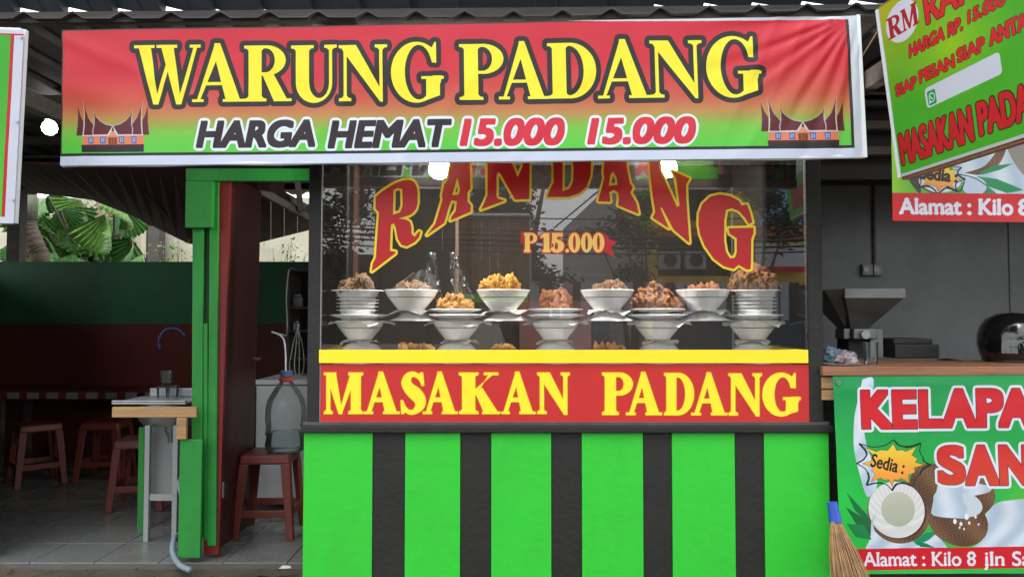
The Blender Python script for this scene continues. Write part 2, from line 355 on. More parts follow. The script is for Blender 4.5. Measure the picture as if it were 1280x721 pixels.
def letter_mesh(loops, Y, thick, mapf=None):
    """flat cut-out in the picture's plane at depth Y, with thickness towards the viewer"""
    cu = bpy.data.curves.new('l', 'CURVE'); cu.dimensions = '2D'; cu.fill_mode = 'BOTH'; cu.extrude = .5
    for lp in loops:
        if len(lp) < 3: continue
        sp = cu.splines.new('POLY'); sp.points.add(len(lp) - 1); sp.use_cyclic_u = True
        for i, (x, y) in enumerate(lp): sp.points[i].co = (x, -y, 0, 1)
    ob = bpy.data.objects.new('l', cu); COL.objects.link(ob); bpy.context.view_layer.update()
    me = bpy.data.meshes.new_from_object(ob.evaluated_get(bpy.context.evaluated_depsgraph_get()))
    b = MB(); vs = [at(v.co.x, -v.co.y, Y) + Vector((0, -(v.co.z + .5) * thick, 0)) for v in me.vertices]
    b.add(vs, [tuple(p.vertices) for p in me.polygons]); bpy.data.objects.remove(ob); bpy.data.curves.remove(cu); bpy.data.meshes.remove(me)
    return b
def letter(ops, grows, mats, Y, parent, k=6, name='letter', thick=.0008):
    pad = max(grows) + 2; bx = opbox(ops, pad); M = opmask(ops, k, bx); B = MB()
    for i, g in enumerate(grows):       # widest layer first, each later one in front
        q = letter_mesh(trace(dilate(M, g * k), k, bx), Y - i * thick, thick); B.add(q.v, q.f, i)
    return B.build(name, mats, parent)
# ------------------------------------------------------------------ materials
M_green = mat('bright_green_paint', (0.024, 0.50, 0.030), .5, var=.05, scale=4, bump=.2, bscale=22, dirt=.3, dirtcol=(.03, .22, .03), coat=.1)
M_green2 = mat('green_timber_paint', (0.016, 0.26, 0.035), .5, var=.18, scale=4, bump=.25, bscale=18, dirt=.75, dirtcol=(.012, .075, .014), stretch=(1.5, 1.5, .4))
M_black = mat('black_paint', (0.010, 0.010, 0.009), .62, var=.3, bump=.25, dirt=.4, dirtcol=(.022, .020, .017))
M_red = mat('red_paint', (0.52, 0.022, 0.020), .45, var=.06, bump=.06, dirt=.25, dirtcol=(.3, .02, .015))
M_yel = mat('yellow_paint', (0.93, 0.74, 0.02), .45, var=.04, dirt=.2, dirtcol=(.7, .42, .03))
M_yel2 = mat('yellow_vinyl', (0.93, 0.74, 0.03), .4, var=.03)
M_redv = mat('red_vinyl', (0.56, 0.012, 0.016), .35, var=.05)
M_gold = mat('orange_yellow_vinyl', (0.95, 0.62, 0.14), .4, var=.03)
M_maroon = mat('maroon_boards', (0.060, 0.016, 0.018), .7, var=.3, scale=3, bump=.2, stretch=(.4, 3, 3), dirt=.4)
M_wallg = mat('dark_green_wall_paint', (0.020, 0.125, 0.055), .6, var=.15, scale=3, dirt=.3)
M_wallr = mat('dark_red_wall_paint', (0.12, 0.014, 0.016), .6, var=.15, scale=3, dirt=.3)
M_door = mat('red_door_paint', (0.055, 0.010, 0.012), .45, var=.2, bump=.1, dirt=.4, dirtcol=(.06, .02, .02), coat=.1)
M_doore = mat('bright_red_door_edge', (0.19, 0.012, 0.013), .45, var=.2, bump=.1)
M_wood = mat('raw_timber', (0.40, 0.24, 0.11), .75, var=.3, scale=5, bump=.3, stretch=(.6, 6, 6), dirt=.4)
M_counter = mat('varnished_counter_wood', (0.30, 0.13, 0.065), .5, var=.3, scale=5, bump=.2, stretch=(.5, 8, 8), dirt=.4)
M_dwood = mat('old_dark_timber', (0.085, 0.072, 0.066), .8, var=.35, scale=5, bump=.4, stretch=(.5, 5, 5))
M_zinc = mat('weathered_roof_sheet', (0.060, 0.058, 0.060), .6, metal=.1, var=.35, scale=3, bump=.2, dirt=.6, dirtcol=(.03, .024, .02))
M_zinc2 = mat('slate_blue_roof_sheet', (0.105, 0.125, 0.16), .6, var=.3, scale=2, dirt=.3)
M_stool = mat('brick_red_plastic', (0.155, 0.028, 0.018), .42, var=.1, scale=8, bump=.05, dirt=.3, dirtcol=(.09, .03, .02))
M_tile = mat('white_floor_tile', (0.175, 0.185, 0.18), .25, var=.06, scale=4, dirt=.8, dirtcol=(.06, .056, .048))
M_grout = mat('floor_grout', (0.10, 0.095, 0.085), .9, bump=.3)
M_conc = mat('wet_dirty_concrete', (0.085, 0.066, 0.045), .75, var=.45, scale=5, bump=.9, bscale=18, dirt=.9, dirtcol=(.035, .026, .018))
M_asph = mat('road_asphalt', (0.05, 0.05, 0.052), .85, var=.25, bump=.5, bscale=60, dirt=.3)
M_china = mat('white_china', (0.86, 0.87, 0.86), .22, var=.03, coat=.4)
M_band = mat('grey_glaze_line', (0.10, 0.095, 0.085), .3)
M_paper = mat('white_wax_paper', (0.78, 0.77, 0.74), .6, var=.05, bump=.2)
M_steel = mat('brushed_steel', (0.36, 0.37, 0.38), .38, metal=.9, var=.15, dirt=.6, dirtcol=(.2, .2, .19))
M_steel2 = mat('dull_cast_metal', (0.20, 0.21, 0.20), .45, metal=.7, var=.2, dirt=.5, dirtcol=(.06, .05, .05))
M_white = mat('white_enamel', (0.29, 0.31, 0.31), .35, var=.06, dirt=.4, dirtcol=(.3, .29, .26))
M_vinylw = mat('white_banner_hem', (0.72, 0.75, 0.80), .4, var=.05, bump=.2, bscale=9)
M_grey = mat('grey_plaster', (0.185, 0.192, 0.190), .85, var=.16, scale=2.2, bump=.3, dirt=.4, dirtcol=(.08, .08, .075))
M_dark = mat('dark_boards', (0.030, 0.026, 0.023), .8, var=.4, scale=2, bump=.2)  # near-black brown with random tone, shared by several boards
M_hose = mat('blue_grey_hose', (0.22, 0.29, 0.36), .4)
M_bluep = mat('blue_plastic', (0.02, 0.08, 0.42), .35)
M_cable = mat('black_cable_sheath', (0.012, 0.012, 0.012), .5)
M_cream = mat('cream_plaster', (0.50, 0.47, 0.36), .85, var=.2, scale=2, bump=.2, dirt=.5, dirtcol=(.25, .23, .17))
M_brick = mat('faded_pink_plaster', (0.30, 0.17, 0.15), .9, var=.3, scale=5)
M_leaf = mat('broad_leaf', (0.065, 0.19, 0.038), .5, var=.45, scale=7, bump=.2)
M_leaf2 = mat('young_leaf', (0.10, 0.22, 0.04), .5, var=.4, scale=9)
M_leafd = mat('street_tree_leaf', (0.028, 0.050, 0.022), .55, var=.5, scale=2)
M_bark = mat('ringed_bark', (0.15, 0.115, 0.085), .9, var=.45, scale=9, bump=.9, bscale=22, stretch=(.5, .5, 3))
M_bulb = mat('lit_lamp_glass', (1.0, 0.95, 0.88), .3, emit=430); M_bulb2 = mat('lit_lamp_glass_dimmer', (1.0, 0.97, 0.94), .3, emit=8)
M_bristle = mat('palm_rib_bristle', (0.36, 0.21, 0.10), .7, var=.45, scale=30)
M_rope = mat('jute_rope', (0.34, 0.20, 0.10), .9, var=.2)
def glass_mat(name, ior, tint=(1, 1, 1), rough=0.0, milk=0.0):
    m = bpy.data.materials.new(name); m.use_nodes = True; N = m.node_tree.nodes; L = m.node_tree.links; N.remove(N['Principled BSDF'])
    t = N.new('ShaderNodeBsdfTransparent'); t.inputs[0].default_value = (*tint, 1); g = N.new('ShaderNodeBsdfGlossy'); g.inputs['Roughness'].default_value = rough
    f = N.new('ShaderNodeFresnel'); f.inputs[0].default_value = ior; x = N.new('ShaderNodeMixShader')
    L.new(f.outputs[0], x.inputs[0]); L.new(t.outputs[0], x.inputs[1]); L.new(g.outputs[0], x.inputs[2]); 
    if milk:
        d = N.new('ShaderNodeBsdfTranslucent'); d.inputs[0].default_value = (.8, .86, .9, 1); d2 = N.new('ShaderNodeBsdfDiffuse'); d2.inputs[0].default_value = (.8, .86, .9, 1); a1 = N.new('ShaderNodeMixShader'); L.new(d.outputs[0], a1.inputs[1]); L.new(d2.outputs[0], a1.inputs[2])
        a2 = N.new('ShaderNodeMixShader'); a2.inputs[0].default_value = milk; L.new(x.outputs[0], a2.inputs[1]); L.new(a1.outputs[0], a2.inputs[2]); x = a2
    L.new(x.outputs[0], N['Material Output'].inputs[0]); return m
M_glass = glass_mat('display_glass', 1.85, (1, 1, 1), .004)
M_clear = glass_mat('clear_plastic', 1.35, (.92, .95, .96), .10, milk=.08); M_clear2 = glass_mat('drinking_glass_clear', 1.4, (.93, .95, .96), .02, milk=.03)
M_bag = glass_mat('thin_plastic_bag', 1.5, (.93, .94, .95), .2, milk=.10); M_bag2 = glass_mat('clear_thin_bag', 1.42, (.97, .97, .98), .12, milk=.025)

# ------------------------------------------------------------------ ground
def slab(name, x0, x1, y0, y1, z, m, n=1):
    b = MB(); b.box(x0, x1, y0, y1, z - .12, z); return b.build(name, m, kind='structure')
slab('ground', -900, 900, -900, 900, -.30, M_conc)
slab('road', -80, 80, -9.5, 1.2, -.176, M_asph)
b = MB(); nx, ny = 60, 24
for j in range(ny + 1):
    for i in range(nx + 1):
        x = -6 + 12 * i / nx; y = 1.35 + 2.57 * j / ny
        b.v.append((x, y, -.030 - .03 * max(0, 3.9 - y) + .016 * noise.noise((x * 2.1, y * 2.6, 0)) + .008 * noise.noise((x * 9, y * 9, 3)) - .02 * (y < 1.6)))
for j in range(ny):
    for i in range(nx): q = j * (nx + 1) + i; b.f.append((q, q + 1, q + nx + 2, q + nx + 1)); b.m.append(0)
b.build('forecourt_ground', M_conc, smooth='all', kind='structure')
slab('kerb', -80, 80, 1.2, 1.34, -.03, mat('kerb_concrete', (.22, .21, .19), .85, dirt=.6))
slab('far_pavement', -80, 80, -12.5, -9.5, -.06, mat('pavement_concrete', (.2, .19, .17), .85, dirt=.6))
fl = MB(); fl.box(-4.75, 4.2, 3.9, 7.4, -.14, -.006); floor = fl.build('floor', M_grout, kind='structure'); ORG[floor.name] = Vector((0, 0, 0))
def mesh_obj(me, name, loc, parent=None, rz=0):
    o = bpy.data.objects.new(name, me); COL.objects.link(o); o.location = loc; o.rotation_euler.z = rz; o.parent = parent; return o
tb = MB(); T_ = .3275; hh = T_ / 2 - .0022; tb.hexa([(-hh, -hh, -.006), (hh, -hh, -.006), (hh, hh, -.006), (-hh, hh, -.006)], [(-hh + .001, -hh + .001, 0), (hh - .001, -hh + .001, 0), (hh - .001, hh - .001, 0), (-hh + .001, hh - .001, 0)])
t0 = tb.build('tile', M_tile, floor); me_t = t0.data; t0.location = (0, 0, 0); first = True
for j in range(8):
    for i in range(12):
        x = (285 - 640) / F * 3.93 + T_ * (.5 + 2 - i); y = 3.905 + T_ * (.5 + j); loc = (x, y, random.uniform(-.0007, .0007))
        if first: t0.location = loc; first = False
        else: mesh_obj(me_t, 'tile', loc, floor)

# ------------------------------------------------------------------ printed banners
def lerp(a, b, t): return a + (b - a) * t
def ramp(stops):                        # vertical colour ramp over Y
    ys = [s[0] for s in stops]; cs = np.array([s[1] for s in stops], float)
    return lambda X, Y: np.stack([np.interp(Y, ys, cs[:, c]) for c in range(3)], -1)
def gadang(c, ox, oy, sx=1.0, sy=1.0):  # horned-roof house, drawn in a 120 x 90 box
    P = lambda pts: [(ox + (x - 8) / 8.01 * sx, oy + (y - 80) / 8.01 * sy) for x, y in pts]
    mar = (96, 28, 40); edge = (215, 205, 215); q = lambda pts, col: c.poly(P(pts), col)
    for f in (lambda x: x, lambda x: 896 - x):
        m = lambda pts: [(f(x), y) for x, y in pts]
        q(m([(80, 140), (88, 170), (110, 240), (140, 300), (140, 440), (72, 440), (82, 330), (84, 240)]), mar)
        q(m([(133, 85), (150, 150), (185, 250), (245, 330), (300, 440), (135, 440), (148, 330), (146, 190)]), edge)
        q(m([(136, 100), (155, 165), (190, 260), (245, 335), (300, 436), (148, 436), (156, 330), (152, 190)]), mar)
        q(m([(240, 192), (262, 240), (310, 290), (370, 325), (448, 345), (448, 436), (240, 436), (236, 385), (250, 330), (250, 260)]), (196, 186, 196))
        q(m([(244, 205), (266, 250), (312, 298), (372, 333), (448, 352), (448, 432), (248, 432), (246, 390), (258, 330), (256, 260)]), mar)
    q([(132, 436), (762, 436), (762, 446), (132, 446)], edge)
    q([(140, 446), (768, 446), (768, 535), (136, 535)], (226, 130, 95))
    for x in (198, 322, 514, 642): q([(x, 456), (x + 52, 456), (x + 50, 520), (x + 2, 520)], (38, 62, 130)); q([(x + 8, 463), (x + 24, 463), (x + 24, 512), (x + 8, 512)], (120, 180, 245)); q([(x + 29, 463), (x + 44, 463), (x + 42, 512), (x + 29, 512)], (120, 180, 245))
    q([(408, 440), (448, 350), (490, 440), (495, 450), (405, 450)], (226, 150, 110))
    q([(385, 446), (448, 342), (512, 446), (490, 446), (448, 385), (405, 446)], edge); q([(440, 380), (448, 352), (458, 380), (462, 400), (436, 400)], (50, 30, 60))
    q([(405, 462), (490, 462), (490, 530), (405, 530)], (120, 50, 32)); q([(425, 468), (472, 468), (472, 528), (425, 528)], (150, 80, 50)); q([(446, 468), (450, 468), (450, 528), (446, 528)], (90, 40, 30))
    q([(128, 532), (770, 532), (772, 556), (126, 556)], (70, 22, 28)); q([(130, 556), (768, 556), (768, 608), (130, 608)], (32, 30, 34))
cv = Canvas(1000, 170, 4)
X, Y = cv.grid(); cv.a[:] = ramp([(0, (206, 24, 48)), (52, (208, 30, 50)), (92, (202, 82, 62)), (112, (186, 138, 72)), (130, (120, 196, 62)), (150, (88, 205, 62)), (170, (88, 210, 66))])(X, Y) / 255
top = lambda X: 38 - 16 * (X - 78) / 997.; hgt = lambda X: 169 + 6 * (X - 78) / 997.
def bn(px, py): return (px - 78, (py - top(px)) / hgt(px) * 170)
WP = [('W', 172, 260, 57, 130), ('A', 246, 314, 56, 128), ('R', 312, 374, 57, 127), ('U', 372, 432, 57, 128), ('N', 433, 496, 57, 127), ('G', 499, 565, 55, 128), ('P', 585, 642, 56, 126), ('A', 634, 697, 54, 125), ('D', 695, 757, 55, 124), ('A', 757, 824, 52, 124), ('N', 822, 888, 52, 123), ('G', 891, 958, 48, 122)]
gl = []
for ch, x0, x1, yt, yb in WP:
    ya = bn((x0 + x1) / 2, yt)[1]; yb2 = bn((x0 + x1) / 2, yb)[1]
    gl.append(fit(ch, x0 - 78 + .8, x1 - 78 - .8, ya, yb2, s=.23, t=.055, h=.05, o=.08))
for g in gl: cv.put(g, (26, 15, 20), grow=6.3)
for g in gl: cv.put(g, (250, 236, 40))
for txt, x0, x1, yt, yb, col in (('HARGA', 251, 404, 151, 184, (34, 20, 28)), ('HEMAT', 418, 570, 151, 184, (34, 20, 28)), ('15.000', 584, 713, 149, 182, (215, 36, 56)), ('15.000', 742, 874, 148, 180, (215, 36, 56))):
    a, y0 = bn(x0, yt); b_, y1 = bn(x1, yb)
    g = fit_font(txt, a + 3, b_ - 3, y0 + 2, y1 - 2, shear=.22); cv.put(g, (225, 238, 250), pre=2.0, grow=3.4); cv.put(g, col, pre=2.0, square=True)
gadang(cv, 12.5, 88, 1.0, 1.0); gadang(cv, 869, 95, 1.08, .95)
cv.poly(rc(0, 1000, 155, 158.4), (30, 26, 30)); cv.poly(rc(0, 1000, 158.4, 170), (205, 216, 235)); cv.poly(rc(986, 989.5, 5, 157), (40, 30, 34)); cv.poly(rc(989.5, 1000, 0, 170), (205, 212, 224)); cv.poly(rc(0, 1000, 0, 1.6), (60, 40, 44)); cv.poly([(640, 0), (1000, 0), (1000, 4), (820, 3.2), (700, 1.8)], (205, 212, 224)); cv.poly(rc(0, 1.6, 0, 158), (40, 30, 34))
M_banner = cv.mat('main_banner_print', rough=.36, coat=.25)
def sheet(TL, TR, BR, BL, nu, nv, disp, nrm):
    """a sheet of cloth with its own folds; nrm points out of the printed side"""
    b = MB(); b.uv = []
    for j in range(nv + 1):
        for i in range(nu + 1):
            u = i / nu; v = j / nv; p = TL.lerp(TR, u).lerp(BL.lerp(BR, u), v); b.v.append(tuple(p + nrm * disp(u, v))); b.uv.append((u, 1 - v))
    for j in range(nv):
        for i in range(nu): q = j * (nu + 1) + i; b.f.append((q, q + nu + 1, q + nu + 2, q + 1)); b.m.append(0)
    return b
def wr_main(u, v):
    d = .006 * noise.noise((u * 5, v * 1.5, 0)) + .0016 * noise.noise((u * 22, v * 5, 5))
    d += .0035 * math.exp(-((v - .42 - 1.6 * u) / .10) ** 2) * max(0, 1 - u * 4) + .004 * math.exp(-((v - .05 - 2.6 * u) / .06) ** 2) * max(0, 1 - u * 5)
    d *= 1.25; d += .0022 * math.exp(-((v - 1.15 + .9 * ((u * 7.3) % 1)) / .07) ** 2) * (.4 + .6 * math.sin(u * 40) ** 2); a = math.atan2(v * .18 + .004, (1.0 - u) + 1e-4); r = math.hypot((1 - u) * 6, v)
    d += .0062 * math.sin(a * 30 + 2 * noise.noise((a * 5, 0, 0))) * max(0, 1 - r / 1.35) * min(1, r * 4) * .8
    for c, w in ((.895, .006), (.925, .005), (.955, .006), (.975, .004), (.86, .006)): d += .0035 * math.exp(-((u + v * .085 - c - .045) / w) ** 2) * math.exp(-(v / .8) ** 2)
    return d
TL, TR, BR, BL = at(78, 38, 3.06), at(1071, 20, 2.95), at(1080, 197, 2.93), at(76, 207.5, 3.05)
nb = (BL - TL).cross(TR - TL).normalized()
if nb.y > 0: nb = -nb
ban = thing('banner', 'long red-to-green banner with big yellow WARUNG PADANG lettering above the glass counter', 'banner', (0, 3.06, mz(207, 3.05)))
sheet(TL, TR, BR, BL, 420, 60, wr_main, nb).build('printed_sheet', M_banner, ban, smooth='all')
hem = MB()
hem.tube([BL.lerp(BR, i / 40) + Vector((0, .012, .006 + .002 * math.sin(i))) for i in range(41)], .010, 8)
hem.build('bottom_batten', M_vinylw, ban, smooth='all')
fr = MB()
fr.bar(TL + Vector((0, .03, -.01)), TR + Vector((0, .03, -.01)), .03, .03); fr.bar(BL + Vector((0, .035, .02)), BR + Vector((0, .035, .02)), .03, .03)
for u in (.004, .25, .5, .75, .992): fr.bar(TL.lerp(TR, u) + Vector((0, .045, -.01)), BL.lerp(BR, u) + Vector((0, .05, .02)), .028, .028)
fr.build('frame', M_dwood, ban)
sidew = MB(); sidew.bar(TR + Vector((.004, .005, .002)), BR + Vector((.004, .005, 0)), .014, .02, up=(0, 1, 0)); sidew.build('side_hem', M_vinylw, ban)

# lower right banner: coconut advert
cv = Canvas(275, 250, 4); X, Y = cv.grid(); n_ = lambda s, o=0: np.array([[noise.noise((x / s, y / s, o)) for x in np.linspace(0, 275, 90)] for y in np.linspace(0, 250, 80)])
def up(A, c): H_, W_ = c.a.shape[:2]; yi = np.linspace(0, A.shape[0] - 1.001, H_); xi = np.linspace(0, A.shape[1] - 1.001, W_); y0 = yi.astype(int); x0 = xi.astype(int); fy = (yi - y0)[:, None]; fx = (xi - x0)[None]; return (A[y0][:, x0] * (1 - fy) * (1 - fx) + A[y0 + 1][:, x0] * fy * (1 - fx) + A[y0][:, x0 + 1] * (1 - fy) * fx + A[y0 + 1][:, x0 + 1] * fy * fx)
N1 = up(n_(40.), cv); t = np.clip((X * .3 + Y) / 260 + N1 * .12, 0, 1)[..., None]
cv.a[:] = (np.array((22, 150, 84)) * (1 - t) + np.array((48, 186, 70)) * t) / 255
lg = np.clip(1 - np.hypot((X - 255) / 60, (Y - 190) / 60), 0, 1)[..., None] ** .7; cv.a[:] = cv.a * (1 - lg) + np.array((120, 200, 40)) / 255 * lg
g2 = np.clip(1 - np.hypot((X - 5) / 46, (Y - 170) / 130), 0, 1)[..., None]; cv.a[:] = cv.a * (1 - g2) + np.array((40, 200, 70)) / 255 * g2
k1 = lambda p: [(x - 1040, y - 468) for x, y in p]
def milkc(X, Y): q = .5 + .5 * np.sin(X * .16 + Y * .07 + 2 * np.sin(Y * .06)); return np.stack([lerp(176, 214, q), lerp(196, 224, q), lerp(214, 236, q)], -1)
# z2c: points read from an enlarged view of this banner (scale 2.66, origin 1000,450)
z2 = lambda p: [(1000 + x / 2.661 - 1040, 450 + y / 2.661 - 468) for x, y in p]
cv.put([('+', z2(bez([(205, 60), (240, 55), (236, 110), (205, 190), (212, 290), (240, 360), (235, 430), (205, 455), (185, 390), (168, 300), (172, 200), (190, 120), (205, 60)])))], milkc)
cv.put([('+', z2(bez([(600, 520), (640, 480), (690, 470), (760, 470), (800, 520), (830, 640), (560, 640), (590, 600), (600, 520)])))], milkc)
cv.put([('+', z2(bez([(215, 560), (240, 545), (330, 600), (420, 580), (470, 625), (470, 640), (215, 640), (205, 600), (215, 560)])))], milkc)
for pts, col in (([(135, 440), (205, 520), (215, 560), (160, 500)], (18, 110, 60)), ([(130, 490), (210, 540), (215, 590), (170, 560)], (20, 100, 56)), ([(130, 545), (190, 550), (215, 600), (160, 590)], (30, 130, 70)), ([(355, 605), (400, 578), (445, 572), (410, 600), (370, 620)], (22, 140, 90)), ([(365, 608), (400, 612), (430, 628), (380, 624)], (20, 120, 80))): cv.poly(z2(pts), col)
def husk(X, Y): f = np.sin(X * .9 + Y * 1.7 + 4 * np.sin(X * .13 + Y * .05)) * .4 + np.sin(X * 1.3 - Y * .4 + 5 * np.sin(Y * .21)) * .35 + .5 * np.sin(X * .11 - Y * .09); q = np.clip(.5 + .4 * f, 0, 1); return np.stack([lerp(74, 140, q), lerp(52, 102, q), lerp(38, 72, q)], -1)
E_ = lambda cx, cy, rx, ry, rot=0: [('+', z2([(cx + a * math.cos(rot) - b_ * math.sin(rot), cy + a * math.sin(rot) + b_ * math.cos(rot)) for a, b_ in ell(0, 0, rx, ry, 60)]))]
cv.put(E_(420, 425, 72, 80), husk); cv.put(E_(575, 455, 62, 65, .3), husk)
cv.put(E_(510, 540, 105, 80, .35), husk); cv.put(E_(512, 478, 84, 45, .25), (200, 212, 222)); cv.put(E_(490, 490, 55, 30, .2), milkc)
cv.put([('+', z2(bez([(440, 440), (470, 400), (610, 420), (620, 440), (560, 455), (530, 450), (535, 520), (520, 530), (430, 520), (425, 490), (440, 440)])))], milkc)
for x, y, r in ((540, 525, 7), (500, 540, 6), (520, 548, 5), (548, 545, 4), (570, 525, 4), (580, 550, 3), (515, 560, 3), (530, 565, 3)): cv.put(E_(x, y, r, r * 1.4), (232, 238, 246))
cv.put(E_(310, 508, 108, 104, .5), husk); cv.put(E_(306, 502, 100, 96, .5), (70, 40, 30)); cv.put(E_(303, 500, 97, 94, .5), lambda X, Y: np.stack([(228 - 16 * np.abs(np.sin(np.arctan2(Y - 170, X - 75) * 9 + .3 * X))) * np.ones_like(X)] * 3, -1)); cv.put(E_(308, 498, 58, 58, .4), lambda X, Y: np.stack([172 - (Y - 190) * .5, 178 - (Y - 190) * .4, 156 - (Y - 190) * .5], -1))
cv.put([('+', z2(bez([(232, 505), (222, 560), (250, 600), (320, 630), (420, 640), (230, 640), (212, 600), (215, 540), (232, 505)])))], milkc)
bub = [(255, 300), (300, 280), (330, 300), (375, 290), (380, 330), (400, 350), (370, 375), (350, 410), (310, 400), (290, 420), (265, 400), (220, 405), (225, 370), (195, 345), (225, 320), (205, 290)]
def burst(c, pts, sedia_box, ang, tr):
    ctr = np.mean(np.array(pts), 0); o = [tuple(ctr + (np.array(p) - ctr) * 1.22) for p in pts]
    for i in range(len(o)):
        a, b_ = o[i], o[(i + 1) % len(o)]; m = ((a[0] + b_[0]) / 2 * .93 + ctr[0] * .07, (a[1] + b_[1]) / 2 * .93 + ctr[1] * .07); c.line(tr([a, m, b_]), 1.2 + (i % 3) * .7, (26, 40, 34))
    q = []
    for i, p in enumerate(pts): b_ = pts[(i + 1) % len(pts)]; m = ((p[0] + b_[0]) / 2 * .8 + ctr[0] * .2, (p[1] + b_[1]) / 2 * .8 + ctr[1] * .2); q += [p, m]
    c.poly(tr(q), (60, 50, 40), grow=.5); ys = [p[1] for p in tr(pts)]
    c.put([('+', tr(q))], lambda X, Y: np.stack([0 * X + 244, 215 - 75 * (Y - min(ys)) / (max(ys) - min(ys)), 0 * X + 60], -1))
burst(cv, bub, None, 0, z2)
def slabtext(c, txt, x0, x1, yt, yb, col, rot=0, pre=.5, grow=0, gcol=None, slab=True, shear=0):
    """bold text with slab feet added to its stems"""
    g = fit_font(txt, x0, x1, yt, yb, cap=True, shear=shear); E = g[0][1].copy()
    if rot:
        cx, cy = (x0 + x1) / 2, (yt + yb) / 2; cr, sr = math.cos(rot), math.sin(rot)
        for i in (0, 2): a = E[:, i] - cx; b_ = E[:, i + 1] - cy; E[:, i], E[:, i + 1] = cx + a * cr - b_ * sr, cy + a * sr + b_ * cr
        c.put([('E', E)], col, pre=pre); return
    if gcol: c.put(g, gcol, pre=pre, grow=grow)
    c.put(g, col, pre=pre)
    if slab:
        h = (yb - yt) * .11; bx = (x0 - 3, yt - 2, x1 + 3, yb + 2); M = dilate(raster(g[0][1], c.k, bx), pre * c.k); out = np.zeros_like(M); xh = yb - (yb - yt) * .74
        for a, b_ in ((yb - h, yb), (xh, xh + h * .8), (yt, yt + h)):
            r0, r1 = int((a - bx[1]) * c.k), int((b_ - bx[1]) * c.k); base = M[r0:r1].mean(0) > .8
            if a == xh: base &= ~M[int((xh - h - bx[1]) * c.k)]
            q = np.zeros((1, base.size), bool); q[0] = base; q = dilate(np.repeat(q, 2 * int(h * .35 * c.k) + 1, 0), h * .35 * c.k)[int(h * .35 * c.k)]; out[r0:r1] |= q[None]
        V = c.a[int(round(bx[1] * c.k)):, int(round(bx[0] * c.k)):][:out.shape[0], :out.shape[1]]; out = out[:V.shape[0], :V.shape[1]]; V[out] = np.array(col) / 255
slabtext(cv, 'Sedia :', *[1084 - 1040, 1126 - 1040, 572 - 468, 588 - 468], (28, 24, 30), rot=.24, pre=.55)
cv.poly(k1([(1030, 687), (1320, 684), (1320, 711), (1030, 714)]), (208, 26, 40))
slabtext(cv, 'Alamat : Kilo 8', 1069 - 1040, 1213 - 1040, 691 - 468, 708 - 468, (226, 228, 240), pre=.6)
slabtext(cv, 'jln Sa', 1224 - 1040, 1284 - 1040, 691 - 468, 708 - 468, (226, 228, 240), pre=.6)
rr = lambda X, Y: np.stack([0 * X + 216, 34 + np.clip(Y - 70, 0, 70) * .5, 0 * X + 42], -1)
LT = [('K', 1074, 1112, 486, 536), ('E', 1113, 1144, 486, 536), ('L', 1146, 1176, 486, 535), ('A', 1176, 1219, 485, 535), ('P', 1219, 1253, 485, 535), ('A', 1247, 1291, 485, 535), ('S', 1168, 1203, 557, 607), ('A', 1203, 1245, 557, 608), ('N', 1246, 1286, 557, 608)]
LT = [(c_, fit_font(c_, x0 - 1040 + 3, x1 - 1040 - 3, y0 - 468 + 3, y1 - 468 - 3)) for c_, x0, x1, y0, y1 in LT]
for ps, gr, col in ((3.0, 4.0, (226, 230, 240)), (3.0, .8, (60, 24, 60)), (3.0, 0, rr)):
    for c_, g in LT: cv.put(g, col, pre=ps, grow=gr, square=True)
cv.poly(rc(0, 275, 0, 1.0), (20, 110, 70))
M_kel = cv.mat('coconut_banner_print', rough=.33, coat=.25)
def wr2(u, v): return .004 * noise.noise((u * 4, v * 4, 9)) + .0015 * noise.noise((u * 14, v * 10, 2)) + .004 * math.exp(-((v - .04 - abs(u - .45) * .08) / .03) ** 2) * .5
kb = thing('banner', 'green coconut banner reading KELAPA SAN hung below the wooden counter at the right', 'banner', (1.9, 3.22, mz(716, 3.22)))
sheet(at(1041, 470, 3.24), at(1315, 468, 3.24), at(1319, 716, 3.22), at(1052, 717, 3.22), 120, 90, wr2, Vector((0, -1, 0))).build('printed_sheet', M_kel, kb, smooth='all')
g = MB(); g.lathe([(.004, 0), (.009, 0), (.009, .003), (.004, .003)], n=12); M90 = Matrix.Rotation(math.radians(90), 4, 'X')
g2_ = MB(); g2_.add([at(1048, 478, 3.232) + M90 @ Vector(v) for v in g.v], g.f); g2_.build('eyelet', M_steel, kb)

# upper right: address banner lying against the fascia
cv = Canvas(200, 220, 4, (60, 165, 70)); X, Y = cv.grid(); q2 = lambda p: [(x - 1112, y - 58) for x, y in p]; z6 = lambda p: [(1100 + x / 4.806 - 1112, 130 + y / 4.806 - 58) for x, y in p]
tt = np.clip(1 - X / 60, 0, 1)[..., None]; cv.a[:] = cv.a * (1 - tt) + np.array((150, 215, 40)) / 255 * tt
cv.put([('+', z6([(430, 300), (900, 120), (900, 545), (560, 545), (430, 420)]))], milkc)
cv.put([('+', z6(bez([(500, 420), (620, 380), (700, 290), (760, 240), (740, 320), (690, 390), (600, 430), (500, 420)])))], husk)
cv.put([('+', z6(bez([(750, 250), (820, 240), (920, 230), (920, 460), (860, 430), (800, 350), (750, 250)])))], lambda X, Y: np.stack([0 * X + 140, 0 * X + 132, 0 * X + 126], -1))
for pts in ([(590, 420), (680, 375), (800, 362), (720, 400), (610, 430)], [(575, 440), (700, 455), (860, 520), (760, 540), (640, 500)], [(640, 500), (700, 545), (600, 545)]): cv.poly(z6(pts), (28, 140, 82))
cv.poly(z6(bez([(150, 450), (220, 440), (230, 545), (180, 500), (150, 450)])), (70, 66, 60))
